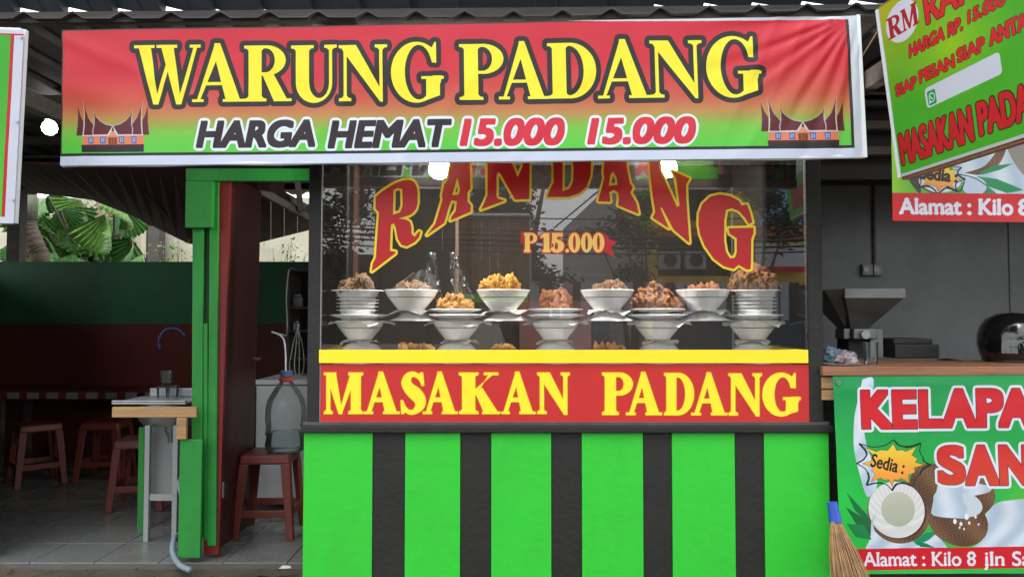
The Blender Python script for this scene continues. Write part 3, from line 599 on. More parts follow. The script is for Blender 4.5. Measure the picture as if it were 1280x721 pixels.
cv.put([('+', z6(ell(350, 470, 130, 70)))], (215, 220, 228)); cv.put([('+', z6(ell(560, 500, 75, 55)))], (190, 205, 225)); cv.line(z6([(240, 510), (330, 545), (400, 505), (470, 530), (500, 470)]), 1.6, (26, 26, 34)); cv.line(z6([(470, 430), (560, 450), (640, 500)]), 1.2, (30, 30, 40))
burst(cv, [(230, 440), (280, 400), (340, 410), (400, 385), (460, 400), (440, 430), (480, 460), (430, 480), (440, 520), (380, 500), (340, 535), (300, 495), (240, 500), (255, 465)], None, 0, z6)
slabtext(cv, 'Sedia :', 1148 - 1112, 1195 - 1112, 213 - 58, 227 - 58, (28, 24, 30), rot=.10, pre=.9)
cv.poly(q2([(1100, 243), (1320, 243), (1320, 280), (1100, 280)]), (204, 28, 36))
slabtext(cv, 'Alamat : Kilo', 1121 - 1112, 1265 - 1112, 250 - 58, 269 - 58, (222, 226, 240), pre=.9); slabtext(cv, '8', 1273 - 1112, 1288 - 1112, 250 - 58, 269 - 58, (222, 226, 240), pre=.9)
M_ala = cv.mat('address_banner_print', rough=.33, coat=.25)
ab = thing('banner', 'green and red banner reading Alamat : Kilo 8, partly behind the hanging RM sign', 'banner', (2.0, 3.0, mz(275, 3.0)))
sheet(at(1112, 58, 3.0), at(1312, 58, 3.0), at(1312, 278, 2.99), at(1116, 276, 2.99), 60, 50, lambda u, v: .003 * noise.noise((u * 5, v * 5, 4)), Vector((0, -1, 0))).build('printed_sheet', M_ala, ab, smooth='all')
# hanging RM sign, seen at a steep angle
Bs = at(1125, 222, 2.9); Ts = at(1098, 22, 2.9); Rs = at(1280, 172, 2.364); us = (Rs - Bs).normalized(); ws = Ts - Bs
cv = Canvas(860, 659, 1.7); X, Y = cv.grid(); V_ = 1.05 - Y / 627
t = np.clip((V_ - .35) * 1.3 - X / 900, 0, 1)[..., None]
cv.a[:] = (np.array((70, 178, 34)) * (1 - t) + np.array((206, 190, 24)) * t) / 255
t = np.clip(1 - np.hypot((X - 320) / 260, (V_ - .62) / .32), 0, 1)[..., None]; cv.a[:] = cv.a * (1 - t) + np.array((150, 205, 24)) / 255 * t
S = lambda s, v: (s * 1000, (1.05 - v) * 627)
def ft(txt, s0, s1, vt, vb, col, pre, grow=0, gcol=None, shear=0, slope=0):
    x0, yt = S(s0, vt); x1, yb = S(s1, vb); g = fit_font(txt, x0, x1, yt, yb, cap=True, shear=shear); E = g[0][1].copy()
    E[:, 1] -= (E[:, 0] - x0) * slope; E[:, 3] -= (E[:, 2] - x0) * slope; g = [('E', E)]
    if gcol: cv.put(g, gcol, pre=pre, grow=grow)
    cv.put(g, col, pre=pre)
cx, cy = S(.115, .895); cv.poly(ell(cx, cy, 84, 74, 60), (222, 226, 238))
for ch, a, b_ in (('R', .040, .113), ('M', .113, .196)):
    x0, yt = S(a, .955); x1, yb = S(b_, .83); g = fit(ch, x0, x1, yt, yb, s=.2, t=.07, h=.05); cv.put(g, (176, 24, 36), grow=1)
DK = (48, 14, 14)
ft('RANDANG', .232, .80, .955, .80, (222, 34, 42), 4.5, 3.5, DK)
ft('HARGA RP.', .128, .375, .735, .668, (214, 34, 40), 3.2, 2.6, DK, shear=.15); ft('15.000', .403, .548, .742, .682, (214, 34, 40), 3.2, 2.6, DK, shear=.15)
ft('SIAP', .038, .146, .545, .483, (214, 34, 40), 3.2, 2.6, DK); ft('PESAN', .164, .325, .56, .495, (214, 34, 40), 3.2, 2.6, DK); ft('SIAP', .342, .455, .575, .508, (214, 34, 40), 3.2, 2.6, DK); ft('ANTA', .477, .615, .59, .515, (214, 34, 40), 3.6, 2.6, DK)
x0, yt = S(.178, .45); x1, yb = S(.505, .335); r = 14
def rrect(x0, x1, y0, y1, r): return ell(x1 - r, y1 - r, r, r, 8, 0, 90) + ell(x0 + r, y1 - r, r, r, 8, 90, 180) + ell(x0 + r, y0 + r, r, r, 8, 180, 270) + ell(x1 - r, y0 + r, r, r, 8, 270, 360)
cv.poly([(x, y - (x - x0) * .03) for x, y in rrect(x0, x1, yt, yb, r)], (214, 222, 238))
a0, b0 = S(.187, .428); a1, b1 = S(.226, .345); cv.poly(rrect(a0, a1, b0, b1, 7), (26, 158, 88)); mx_, my_ = (a0 + a1) / 2, (b0 + b1) / 2
cv.poly(ell(mx_, my_, 14.5, 17), (236, 250, 240)); cv.poly([(mx_ - 13, my_ + 8), (mx_ - 5, my_ + 15), (mx_ - 15, my_ + 20)], (236, 250, 240)); cv.poly(ell(mx_, my_, 11.5, 13.5), (26, 158, 88)); cv.line([(mx_ - 5, my_ - 6), (mx_ - 3, my_ + 1), (mx_ + 4, my_ + 7)], 4, (236, 250, 240))
ft('MASAKAN', .024, .360, .25, .072, (206, 26, 34), 5.5, 4, DK); ft('PADANG', .392, .70, .25, .085, (206, 26, 34), 5.5, 4, DK)
cv.poly(rc(0, 7, 0, 659), (200, 206, 214)); cv.poly(rc(0, 860, 648, 659), (196, 200, 206))
M_rm = cv.mat('rm_sign_print', rough=.42, coat=.1)
rm = thing('hanging_sign', 'tilted green box sign with RM in a white oval, hanging at the upper right', 'sign', tuple(Bs))
nrs = us.cross(ws).normalized(); nrs = nrs if nrs.x < 0 else -nrs
sheet(Bs + ws * 1.05, Bs + ws * 1.05 + us * .86, Bs + us * .86, Bs, 50, 40, lambda u, v: .002 * noise.noise((u * 5, v * 5, 7)) - .0, nrs).build('printed_face', M_rm, rm, smooth='all')
b = MB(); e = nrs * -.045; o_ = nrs * -.006
for p, q in ((Bs + us * 0, Bs + us * .86), (Bs + ws * 1.05, Bs + ws * 1.05 + us * .86), (Bs, Bs + ws * 1.05), (Bs + us * .86, Bs + ws * 1.05 + us * .86)): b.bar(p + e * .6, q + e * .6, .022, .038, up=nrs)
b.build('frame', M_counter, rm)
b = MB(); b.bar(Bs + o_ * .6 - us * .004, Bs + ws * 1.05 + o_ * .6 - us * .004, .014, .010, up=nrs); b.build('edge_trim', M_vinylw, rm)
b = MB(); b.tube([at(1096, 0, 2.86) + Vector((.18, 0, .2)), at(1124, 0, 2.88), at(1098, 38, 2.92), at(1075, 75, 2.97)], .003, 6)
tag(b.build('rope', M_rope), 'thin tan rope slanting from the RM sign down to the big banner', 'rope')

# left edge sign, mostly outside the frame
cv = Canvas(130, 245, 4, (62, 170, 40)); X, Y = cv.grid(); tt = np.clip((Y - 60) / 200, 0, 1)[..., None]; cv.a[:] = cv.a * (1 - tt) + np.array((96, 200, 50)) / 255 * tt
cv.poly(rc(0, 130, 0, 6), (200, 206, 220)); cv.poly(rc(118, 130, 0, 245), (205, 210, 224)); cv.poly(rc(0, 130, 5, 7), (190, 34, 44)); cv.poly(rc(113.5, 118, 5, 245), (190, 34, 44)); cv.poly(rc(0, 130, 237, 245), (206, 212, 228))
M_ls = cv.mat('left_sign_print', rough=.4)
ls = thing('sign_board', 'edge of a green sign with red line and white border at the far left', 'sign', tuple(at(-40, 278, 2.75)))
sheet(at(-100, 34, 2.70), at(30, 38, 2.78), at(17, 279, 2.78), at(-112, 279, 2.70), 30, 40, lambda u, v: .0015 * noise.noise((u * 5, v * 8, 1)), Vector((0, -1, 0))).build('printed_face', M_ls, ls, smooth='all')
b = MB(); b.bar(at(29, 38, 2.80), at(16, 279, 2.80), .03, .018, up=(0, 1, 0)); b.bar(at(-100, 36, 2.73), at(28, 40, 2.80), .03, .018, up=(0, 0, 1)); b.bar(at(-110, 276, 2.73), at(16, 277, 2.80), .03, .018, up=(0, 0, 1)); b.build('frame', M_vinylw, ls)
for yy in (47, 152, 250):
    b = MB(); p = at(27 - (yy - 47) * .05, yy, 2.776); b.tube([p, p + Vector((0, -.004, 0))], .0045, 8); b.build('screw', M_steel, ls)

# ------------------------------------------------------------------ the glass food counter
YB = 3.30
bx0, bx1 = mx(380.5, YB), mx(1034, YB); zL = mz(540, YB); zb = -.07
booth = thing('food_counter', 'green and black striped food display counter with lettered glass front', 'display counter', ((bx0 + bx1) / 2, YB, zb))
gb = [(381, 467), (507, 576), (614, 689), (726.5, 803), (838.5, 917), (953, 1034)]
for a, c in gb: b = MB(); b.box(mx(a, YB) + .001, mx(c, YB) - .001, YB, YB + .014, zb + .02, zL - .002); b.build('panel', M_green, booth, bevel=.002)
for (a, _), (c, _) in zip([(g[1], 0) for g in gb[:-1]], [(g[0], 0) for g in gb[1:]]): b = MB(); b.box(mx(a, YB), mx(c, YB), YB + .006, YB + .024, zb + .02, zL - .002); b.build('batten', M_black, booth, bevel=.002)
b = MB(); b.box(bx0, bx0 + .02, YB + .016, YB + .66, zb, zL); b.build('side_panel', M_black, booth); b = MB(); b.box(bx1 - .02, bx1, YB + .016, YB + .66, zb, zL); b.build('side_panel', M_black, booth)
b = MB(); b.box(bx0 - .006, bx1 + .012, YB - .022, YB + .66, zL, mz(531.5, YB)); b.build('ledge', M_black, booth, bevel=.004)
b = MB(); b.box(bx0, bx1, YB - .010, YB + .03, mz(531.5, YB), mz(527, YB)); b.build('trim_rail', mat('worn_grey_rail', (.06, .06, .057), .5, var=.4, dirt=.5), booth, bevel=.002)
# frame posts
def post(x0, x1, y0, y1, z0, z1, name='frame_post', m=None, par=None): b = MB(); b.box(x0, x1, y0, y1, z0, z1); return b.build(name, m or M_black, par or booth, bevel=.0025)
zt = 2.03; zr0 = mz(527, YB)
post(mx(385, YB), mx(400, YB), YB - .004, YB + .035, zr0, zt); post(mx(1010, YB), mx(1027, YB), YB - .004, YB + .035, zr0, zt)
post(mx(386, YB), mx(397, YB), YB + .60, YB + .64, zr0, zt); post(mx(1014, YB), mx(1026, YB), YB + .60, YB + .64, zr0, zt)
post(mx(385, YB), mx(1027, YB), YB - .004, YB + .035, zt, zt + .04, 'top_rail'); post(mx(385, YB), mx(1027, YB), YB + .60, YB + .64, zt, zt + .04, 'top_rail')
alum = mat('grey_aluminium_strip', (.32, .31, .30), .4, metal=.6, var=.1)
post(mx(400, YB), mx(401.6, YB), YB - .002, YB + .012, zr0, zt, 'edge_strip', alum)
# red lettered board, shelf, yellow strips
b = MB(); b.box(mx(401.6, YB), mx(1010, YB), YB, YB + .012, zr0, mz(455.5, YB)); sb = b.build('sign_panel', M_red, booth); sb['label'] = 'red board with yellow MASAKAN PADANG letters'
MP = [('M', 404.5, 454.5), ('A', 454, 500), ('S', 499, 532.5), ('A', 528, 573), ('K', 573, 627), ('A', 625, 670), ('N', 671, 713), ('P', 752, 791.5), ('A', 782, 828), ('D', 829.5, 868), ('A', 863.5, 910), ('N', 910, 953), ('G', 952.5, 1000)]
for i, (ch, x0, x1) in enumerate(MP):
    yt, yb = (465.5, 517) if i < 7 else (465.5 + (i - 7) * .25, 518.2 + (i - 7) * .15)
    letter(fit(ch, x0 + .6, x1 - .6, yt, yb, s=.27, t=.10, h=.055, o=.07), (1.1, .2), (mat('dark_orange_edge', (.62, .16, .01), .5) if i == 0 else bpy.data.materials['dark_orange_edge'], M_yel2), YB - .0004, sb)
M_white2 = mat('white_bounce_shelf', (.75, .75, .72), .4); zs = mz(456, 3.45)
b = MB(); b.box(mx(401, YB), mx(1010, YB), YB + .02, YB + .60, zs - .02, zs); b.build('shelf', M_white2, booth)  # shelf made white to bounce light up onto the crockery
zy0, zy1 = mz(453.5, YB), mz(437, YB)
b = MB(); b.box(mx(400, YB), mx(1008.5, YB), YB - .012, YB - .004, zy0, zy1); b.build('yellow_strip', M_yel, booth, bevel=.0015)
b = MB(); b.box(mx(1000, YB), mx(1004, YB), YB + .01, YB + .60, zy0, zy1); b.build('yellow_strip', M_yel, booth); b = MB(); b.box(mx(401.8, YB), mx(405, YB), YB + .01, YB + .60, zy0, zy1 - .004); b.build('yellow_strip', M_yel, booth)
b = MB(); b.box(mx(401.8, YB), mx(1009, YB), YB, YB + .005, zy0 + .002, zt - .002); pane = b.build('glass_pane', M_glass, booth); pane['label'] = 'front glass pane with red RANDANG lettering'
b = MB(); b.box(mx(1011, YB), mx(1011, YB) + .005, YB + .04, YB + .60, zr0, zt - .002); b.build('glass_pane', M_glass, booth)
b = MB(); b.box(mx(394, YB), mx(394, YB) + .005, YB + .04, YB + .60, zr0, zt - .002); b.build('glass_pane', M_glass, booth)
c1 = lambda p: [(390 + x / 4.129, 200 + y / 4.129) for x, y in p]; c2 = lambda p: [(700 + x / 4.0, 200 + y / 4.0) for x, y in p]
RD = [
 [('+', c1([(330, 190), (362, 163), (400, 138), (435, 118), (470, 106), (505, 103), (527, 113), (540, 135), (545, 165), (546, 220), (538, 252), (520, 275), (500, 287), (470, 296), (446, 302), (486, 308), (506, 320), (513, 345), (514, 382), (530, 396), (552, 368), (560, 372), (552, 400), (530, 424), (488, 446), (462, 438), (443, 408), (433, 350), (422, 326), (408, 335), (402, 468), (432, 473), (430, 482), (308, 575), (314, 535), (329, 505), (346, 272), (328, 252)])), ('-', c1([(421, 156), (440, 145), (466, 150), (468, 235), (455, 270), (418, 282)]))],
 [('+', c1([(722, 0), (740, -60), (812, -60), (815, 40), (818, 148), (803, 168), (803, 215), (820, 235), (818, 268), (714, 312), (722, 290), (742, 262), (748, 214), (720, 208), (706, 245), (690, 300), (682, 325), (592, 388), (636, 330), (674, 205), (670, 188), (682, 125), (700, 105)])), ('-', c1([(750, 92), (764, 150), (758, 178), (724, 182)]))],
 [('+', c1([(905, -60), (1000, -60), (1062, 90), (1088, 30), (1088, -60), (1124, -60), (1121, 202), (1048, 205), (975, 75), (962, 60), (952, 80), (952, 190), (962, 200), (995, 210), (872, 256), (892, 215), (906, 180)]))],
 [('+', [(692, 186), (722, 184), (735, 190), (739, 205), (738, 220), (733, 234), (724, 242), (710, 246.5), (684, 246.5), (688, 236), (692, 228)]), ('-', [(703.5, 194), (714, 198), (717, 208), (716.5, 226), (712, 236), (703, 239)])],
 [('+', c2([(230, -40), (322, -40), (338, 60), (350, 118), (364, 135), (352, 165), (382, 215), (394, 270), (290, 227), (294, 190), (290, 162), (268, 150), (246, 162), (252, 210), (190, 207), (210, 135), (222, 92), (217, 60)])), ('-', c2([(252, 75), (266, 58), (284, 90), (288, 124), (244, 130)]))],
 [('+', c2([(445, -40), (488, -40), (500, 50), (585, 236), (598, 228), (580, 92), (560, 55), (648, 92), (630, 125), (632, 200), (647, 415), (568, 348), (512, 242), (500, 236), (545, 342), (462, 288), (476, 262), (464, 180), (450, 60)]))],
 [('+', c2([(752, 183), (800, 172), (850, 181), (895, 205), (908, 228), (934, 222), (950, 262), (962, 312), (944, 320), (925, 290), (895, 256), (858, 242), (830, 250), (822, 300), (820, 400), (830, 460), (850, 492), (874, 488), (884, 462), (884, 392), (848, 368), (842, 342), (968, 338), (968, 366), (956, 396), (955, 510), (952, 545), (935, 548), (893, 524), (868, 545), (820, 532), (770, 495), (724, 430), (700, 370), (692, 320), (694, 268), (712, 220)]))]]
for i, g in enumerate(RD):
    letter(g, (2.9, 0), (M_yel2, M_redv), YB - .0002, pane)
# price sticker
ps = []
for x0, x1, ch in ((655, 671.5, 'P'), (675.5, 688, '1'), (688, 705.5, '5'), (706.5, 711.5, '.'), (710.5, 725.5, '0'), (726, 740.5, '0'), (740.5, 755.5, '0')): ps.append((ch, fit(ch, x0, x1, 291, 315.5, s=.26, t=.09, h=.09, o=.05)))
for sgn in ([('+', [(755, 291), (762, 299), (771.5, 302.5), (764, 308), (768.5, 322), (756, 315), (750, 310)])], [('+', [(651, 290), (662, 289.5), (662, 304), (651, 304)])]):
    letter_mesh(trace(opmask(sgn, 6, opbox(sgn, 2)), 6, opbox(sgn, 2)), YB - .0002, .0006).build('ribbon_sticker', M_redv, pane)
for ch, g in ps: letter(g, (1.5, 0), (M_redv, M_gold), YB - .0007 if ch != '1' else YB - .0010, pane, thick=.0007)
# lamps inside the counter
def bulb(px, py, Y, r, label, cord=.3, m=None):
    p = at(px, py, Y); t = thing('lamp_bulb', label, 'lamp', tuple(p), 'lit white lamps')
    q = MB(); q.lathe([(.001, -r), (r * .5, -r * .87), (r * .87, -r * .5), (r, 0), (r * .87, r * .5), (r * .6, r * .85), (r * .5, r * 1.1), (.001, r * 1.1)], p, 20); q.build('glass', m or M_bulb, t, smooth='all')
    q = MB(); q.lathe([(r * .5, r * 1.05), (r * .55, r * 1.9), (r * .3, r * 2.1), (.001, r * 2.1)], p, 14); q.tube([p + Vector((0, 0, r * 2)), p + Vector((.01, 0, r * 2 + cord))], .003, 6); q.build('socket', M_white, t, smooth='all')
bulb(549, 211, 3.42, .048, 'lit lamp glowing behind the first A of RANDANG', .1); bulb(834, 210, 3.42, .044, 'lit lamp glowing behind the last N of RANDANG', .1); bulb(62, 160, 4.3, .042, 'lit lamp under the dark roof left of the big banner', .35, M_bulb2)

# ------------------------------------------------------------------ crockery and food
YF = 3.52; u_ = YF / F
def bowl_mesh(inv=False, R=.125, r=.062, h=.092, n=40):
    t = .004; P = [(.001, .004), (r * .82, .004), (r * .85, 0), (r, 0), (r * 1.02, .006), (R * .86, h * .66), (R * .875, h * .70), (R * .985, h * .97), (R, h), (R * .985, h + .003), (R * .86, h * .74), (r * .98, .010), (.001, .008)]
    b = MB(); b.lathe([(a, (h - z) if inv else z) for a, z in (P[::-1] if inv else P)], n=n); return b
def copyable(b, name, mats, smooth=True): o = b.build(name, mats, None, smooth=smooth); me = o.data; bpy.data.objects.remove(o); return me
ME = {}
ME['bowl'] = copyable(bowl_mesh(), 'bowl', M_china); 
def ring(R, z, t=.0017):
    b = MB(); b.lathe([(R, z - t), (R + .0008, z - t), (R + .0012, z + t), (R, z + t)], n=40); return b
b = MB(); R_, r_, h_ = .100, .060, .046; b.lathe([(.001, .004), (r_ * .82, .004), (r_, 0), (r_ * 1.02, .006), (R_ * .82, h_ * .80), (R_ * .84, h_ * .93), (R_, h_ * .95), (R_, h_), (R_ * .97, h_ + .001), (R_ * .81, h_ * .93), (r_ * .98, .010), (.001, .008)], n=40); ME['lip_bowl'] = copyable(b, 'bowl', M_china)
ME['band'] = copyable(ring(.1075, .060), 'glaze_line', M_band)
P = [(.001, 0), (.030, -.002), (.048, -.007), (.074, -.020), (.096, -.044), (.106, -.075), (.108, -.106), (.105, -.106), (.103, -.075), (.074, -.024), (.001, -.004)]
b = MB(); b.lathe(P, n=40); ME['dome'] = copyable(b, 'dome', M_china)
P = [(.001, .004), (.062, .004), (.065, 0), (.078, 0), (.082, .006), (.128, .020), (.130, .023), (.126, .025), (.08, .011), (.001, .009)]
b = MB(); b.lathe(P, n=44); ME['plate'] = copyable(b, 'plate', M_china)
b = MB(); b.lathe([(r * .9, -z) for r, z in P][::-1] , n=44); ME['plate_inv'] = copyable(b, 'plate', M_china)
b = MB(); b.lathe([(.001, .0), (.035, -.001), (.058, -.010), (.085, -.032), (.118, -.044), (.120, -.047), (.115, -.047), (.08, -.036), (.05, -.014), (.001, -.004)], n=44); ME['shallow_inv'] = copyable(b, 'bowl', M_china)
def crock(kind, name, label, px, py, Y, s=1.0, band=False, group=None, tilt=0, cat=None):
    p = at(px, py, Y); o = mesh_obj(ME[kind], name, p, rz=random.uniform(0, 6)); o.scale = (s, s, s); o.rotation_euler.x = tilt; tag(o, label, cat or name, group)
    if band: c = mesh_obj(ME['band'], 'glaze_line', (0, 0, 0), o)
    return o
rnd = random.Random(3)
def paper(px, py, Y, w, label, n=4, up=.0):
    """creased sheet of greaseproof paper with corners hanging out"""
    b = MB(); c = at(px, py, Y); m = 26; b.v.append((c.x, c.y, c.z + .001)); R = w * u_
    for ring_ in (.5, .8, 1.0):
        for k in range(m):
            a = 2 * math.pi * k / m; sq = 1 / max(abs(math.cos(a + .4)), abs(math.sin(a + .4)), .72); r = R * ring_ * (.82 + .26 * (sq - 1) * 2.2) * (1 + .06 * rnd.random())
            z = 0 if ring_ == .5 else -.003 * ring_ - (.030 * (ring_ - .5) * 2) * (sq - 1) * 2.0 + rnd.uniform(-.004, .005) * ring_ * 1.3
            b.v.append((c.x + r * math.cos(a), c.y + r * math.sin(a) * .85, c.z + z + up * (ring_ > .6)))
    for k in range(m): b.f.append((0, 1 + k, 1 + (k + 1) % m)); b.m.append(0)
    for j in range(2):
        for k in range(m): q = 1 + j * m; b.f.append((q + k, q + m + k, q + m + (k + 1) % m, q + (k + 1) % m)); b.m.append(0)
    o = b.build('paper_sheet', M_paper); tag(o, label, 'paper', 'paper sheets between the crockery'); return o
def food_mat(name, c1, c2, scale=60, rough=.5, coat=.08):
    m = bpy.data.materials.new(name); m.use_nodes = True; N = m.node_tree.nodes; L = m.node_tree.links; b = N['Principled BSDF']; tc = N.new('ShaderNodeTexCoord'); oi = N.new('ShaderNodeObjectInfo')
    n1 = N.new('ShaderNodeTexNoise'); n1.inputs['Scale'].default_value = scale; n1.inputs['Detail'].default_value = 6; L.new(tc.outputs['Object'], n1.inputs['Vector'])
    ad = N.new('ShaderNodeMath'); ad.operation = 'MULTIPLY_ADD'; ad.inputs[1].default_value = .35; L.new(oi.outputs['Random'], ad.inputs[0]); L.new(n1.outputs[0], ad.inputs[2])
    r = N.new('ShaderNodeValToRGB'); r.color_ramp.elements[0].position = .40; r.color_ramp.elements[1].position = .85; r.color_ramp.elements[0].color = (*c1, 1); r.color_ramp.elements[1].color = (*c2, 1); L.new(ad.outputs[0], r.inputs[0]); L.new(r.outputs[0], b.inputs['Base Color'])
    b.inputs['Roughness'].default_value = rough; b.inputs['Coat Weight'].default_value = coat; b.inputs['Subsurface Weight'].default_value = .0
    bp = N.new('ShaderNodeBump'); bp.inputs['Strength'].default_value = .9; bp.inputs['Distance'].default_value = .004; L.new(n1.outputs[0], bp.inputs['Height']); L.new(bp.outputs[0], b.inputs['Normal']); return m
F_brown = food_mat('dark_fried_beef', (.05, .024, .010), (.26, .14, .06)); F_gold = food_mat('golden_cracker', (.42, .16, .015), (.80, .42, .06), 45); F_red = food_mat('chilli_fried_chicken', (.12, .030, .008), (.42, .14, .035))
F_or = food_mat('battered_fish', (.32, .12, .02), (.72, .38, .11)); F_mound = food_mat('fried_chicken_crust', (.12, .038, .010), (.46, .19, .05), 50); F_dk = food_mat('rendang_brown', (.065, .022, .008), (.30, .12, .035), 55); F_pale = food_mat('pale_meat', (.12, .05, .02), (.34, .18, .08))
def lump(seed, amp=.45, sub=4, freq=2.6):
    import bmesh
    bm = bmesh.new(); bmesh.ops.create_icosphere(bm, subdivisions=sub, radius=1)
    for v in bm.verts:
        n = noise.fractal(v.co * freq + Vector((seed * 7.3, seed, 0)), 1.0, 2.2, 4); m = noise.noise(v.co * 1.1 + Vector((seed * 3, 5, 1)))
        v.co = v.co * (1 + amp * n + .5 * m + .10 * abs(noise.noise(v.co * 9 + Vector((seed, 0, 0)))))
    me = bpy.data.meshes.new('piece'); bm.to_mesh(me); bm.free(); me.polygons.foreach_set('use_smooth', [True] * len(me.polygons)); return me
LM = {}
def heap(name, label, cat, px0, px1, ytop, ybase, n, size, m, Y=YF, shape=.6, flat=1.0, seed=0, amp=.45, depth=.5, kind='piece'):
    """a heap of single pieces between px0 and px1, standing on the dish rim at ybase"""
    rr = random.Random(seed + n); c = at((px0 + px1) / 2, ybase, Y); t = thing(name, label, cat, tuple(c)); Wd = (px1 - px0) * u_; H_ = (ybase - ytop) * u_
    key = (m.name, kind)
    if key not in LM:
        LM[key] = []
        for i in range(4): me = lump(i + seed * 5, amp); me.materials.append(m); LM[key].append(me)
    for i in range(n):
        a = rr.random() * 6.283; q = math.sqrt(rr.random()) if i > n * .3 else .9; hx = q * math.cos(a); hy = q * math.sin(a); hz = (1 - min(1, q) ** 1.6) ** shape
        s = size * u_ * rr.uniform(.75, 1.2)
        o = bpy.data.objects.new('piece', rr.choice(LM[key])); COL.objects.link(o); o.parent = t
        x = hx * (Wd / 2 - s * .8); z = (hz * rr.uniform(.35, 1) * (H_ - s * .9)) + s * .35
        o.location = (x, hy * (Wd / 2 - s) * depth * 1.4, max(z, s * .35)); o.rotation_euler = (rr.random() * 6, rr.random() * 6, rr.random() * 6); o.scale = (s, s * rr.uniform(.6, .9), s * rr.uniform(.45, .8) * flat)
    return t
towers = [(450, 'leftmost tower, below the brown fried chunks', 452), (571, 'tower below the plate of battered fish', 571), (694, 'middle tower, below the red chicken', 694), (822, 'tower below the big mound of fried chicken', 824), (941, 'rightmost tower, below the tall dark heap', 940)]
for i, (px, nm, pxd) in enumerate(towers):
    crock('dome', 'upturned_bowl', 'upturned white bowl at the foot of the ' + nm, pxd, 425.5, YF, .96, group='upturned bowls on the shelf', cat='bowl')
    paper(px + (4 if i % 2 else 0), 424.6, YF, 25, 'creased paper over the upturned bowl of the ' + nm)
    crock('bowl', 'bowl', 'white bowl in the lower tier of the ' + nm, px, 424.2, YF, .92, band=True, group='white bowls in the display')
    paper(px + 2, 401.0, YF, 44, 'paper corners under the plate of the ' + nm)
    crock('plate', 'plate', 'wide plate over the lower bowl of the ' + nm, px, 400, YF, 1.06, group='wide plates across the towers')
gaps = [(519, 514, 'food under clear plastic'), (634, 629, 'golden crackers'), (761, 759, 'pale brown meat'), (882, 879, 'small brown pieces')]
for px, pxb, nm in gaps:
    crock('shallow_inv', 'upturned_dish', 'shallow upturned white dish bridging two towers under the bowl of ' + nm, px, 388.0, YF + .01, 1.0, group='upturned bridging dishes', cat='dish')
    paper(pxb + 4, 387.5, YF, 32, 'paper liner under the bowl of ' + nm)
    crock('bowl', 'bowl', 'raised white bowl holding the ' + nm, pxb, 388, YF, 1.0, band=True, group='white bowls in the display')
for px, nm in ((447, 'brown fried chunks'), (943, 'tall dark brown heap')):
    crock('lip_bowl', 'dish', 'lowest dish of the nested stack under the ' + nm, px, 399.6, YF, .98, group='nested dish stacks')
    words = ('second', 'third', 'fourth', 'fifth', 'topmost, widest')
    for k in range(5):
        crock('lip_bowl', 'dish', words[k] + ' dish of the nested stack under the ' + nm, px + rnd.uniform(-.4, .4), (395.2, 390.8, 386.4, 382, 378)[k], YF, (.98, .98, .98, .98, 1.2)[k], group='nested dish stacks', tilt=rnd.uniform(-.008, .008))
for px, nm in ((569, 'battered fish'), (694, 'red chicken'), (821, 'mound of fried chicken')):
    crock('plate', 'plate', 'lower of the two small plates under the ' + nm, px, 397.5, YF, .80, group='small plates'); crock('plate', 'plate', 'upper of the two small plates under the ' + nm, px, 392.5, YF, 1.0 if px != 569 else .95, group='small plates')
fr_ = lambda y: y
heap('fried_chunks', 'brown fried chunks heaped on the left stack of bowls', 'food', 417, 480, 347, 364, 15, 11, F_brown, seed=1, flat=.9)
heap('covered_food', 'small brown pieces in the bowl under clear plastic', 'food', 492, 535, 353, 365, 9, 7, F_pale, seed=2)
heap('battered_fish', 'orange battered fish piled on a plate', 'food', 541, 592, 371, 389, 20, 9, F_or, seed=3, shape=.5)
heap('cracker_heap', 'golden yellow frilly crackers in a bowl', 'food', 599, 653, 343, 365, 26, 8.5, F_gold, seed=4, shape=.4, amp=.75)
heap('red_chicken', 'reddish fried chicken pieces on the middle plate', 'food', 671, 722, 366, 389, 13, 12.5, F_red, seed=5, shape=.45)
heap('pale_meat', 'low pile of pale brown meat in a bowl', 'food', 738, 782, 353, 364, 16, 7.5, F_pale, seed=6)
heap('fried_chicken_mound', 'big mound of reddish fried chicken on a plate', 'food', 786, 854, 353, 390, 60, 9.5, F_mound, seed=7, shape=.75)
heap('brown_pieces', 'few small brown pieces in a bowl', 'food', 856, 900, 357, 365, 14, 6.5, F_red, seed=8)
heap('rendang_heap', 'tall dark brown heap on the right stack of bowls', 'food', 910, 974, 331, 364, 56, 9.5, F_dk, seed=9, shape=.5)
def tray(px0, px1, label, m, n=10):
    t = thing('steel_tray', label[0], 'tray', (mx((px0 + px1) / 2, 3.78), 3.78, zs + .0)); c = ((mx((px0 + px1) / 2, 3.78)), 3.78, zs); R = (px1 - px0) / 2 * 3.78 / F
    b = MB(); b.lathe([(.001, .002), (R * .85, .002), (R * .97, .04), (R, .042), (R * .99, .046), (R * .95, .042), (R * .83, .006), (.001, .006)], c, 32, sy=.7); b.build('dish', M_steel, t, smooth=True)
    return heap('cooked_food', label[1], 'food', px0 + 6, px1 - 6, 432, 440, n + 5, 8, m, Y=3.78, flat=.5, seed=n)
tray(478, 552, ('steel tray behind the first gap of bowls', 'orange brown omelette in the tray between the two left towers'), F_or, 9)
tray(606, 656, ('small steel tray behind the second gap', 'orange fritters in the small tray left of the middle tower'), F_or, 5)
tray(730, 792, ('steel tray behind the third gap', 'red chilli food in the tray right of the middle tower'), F_red, 8)
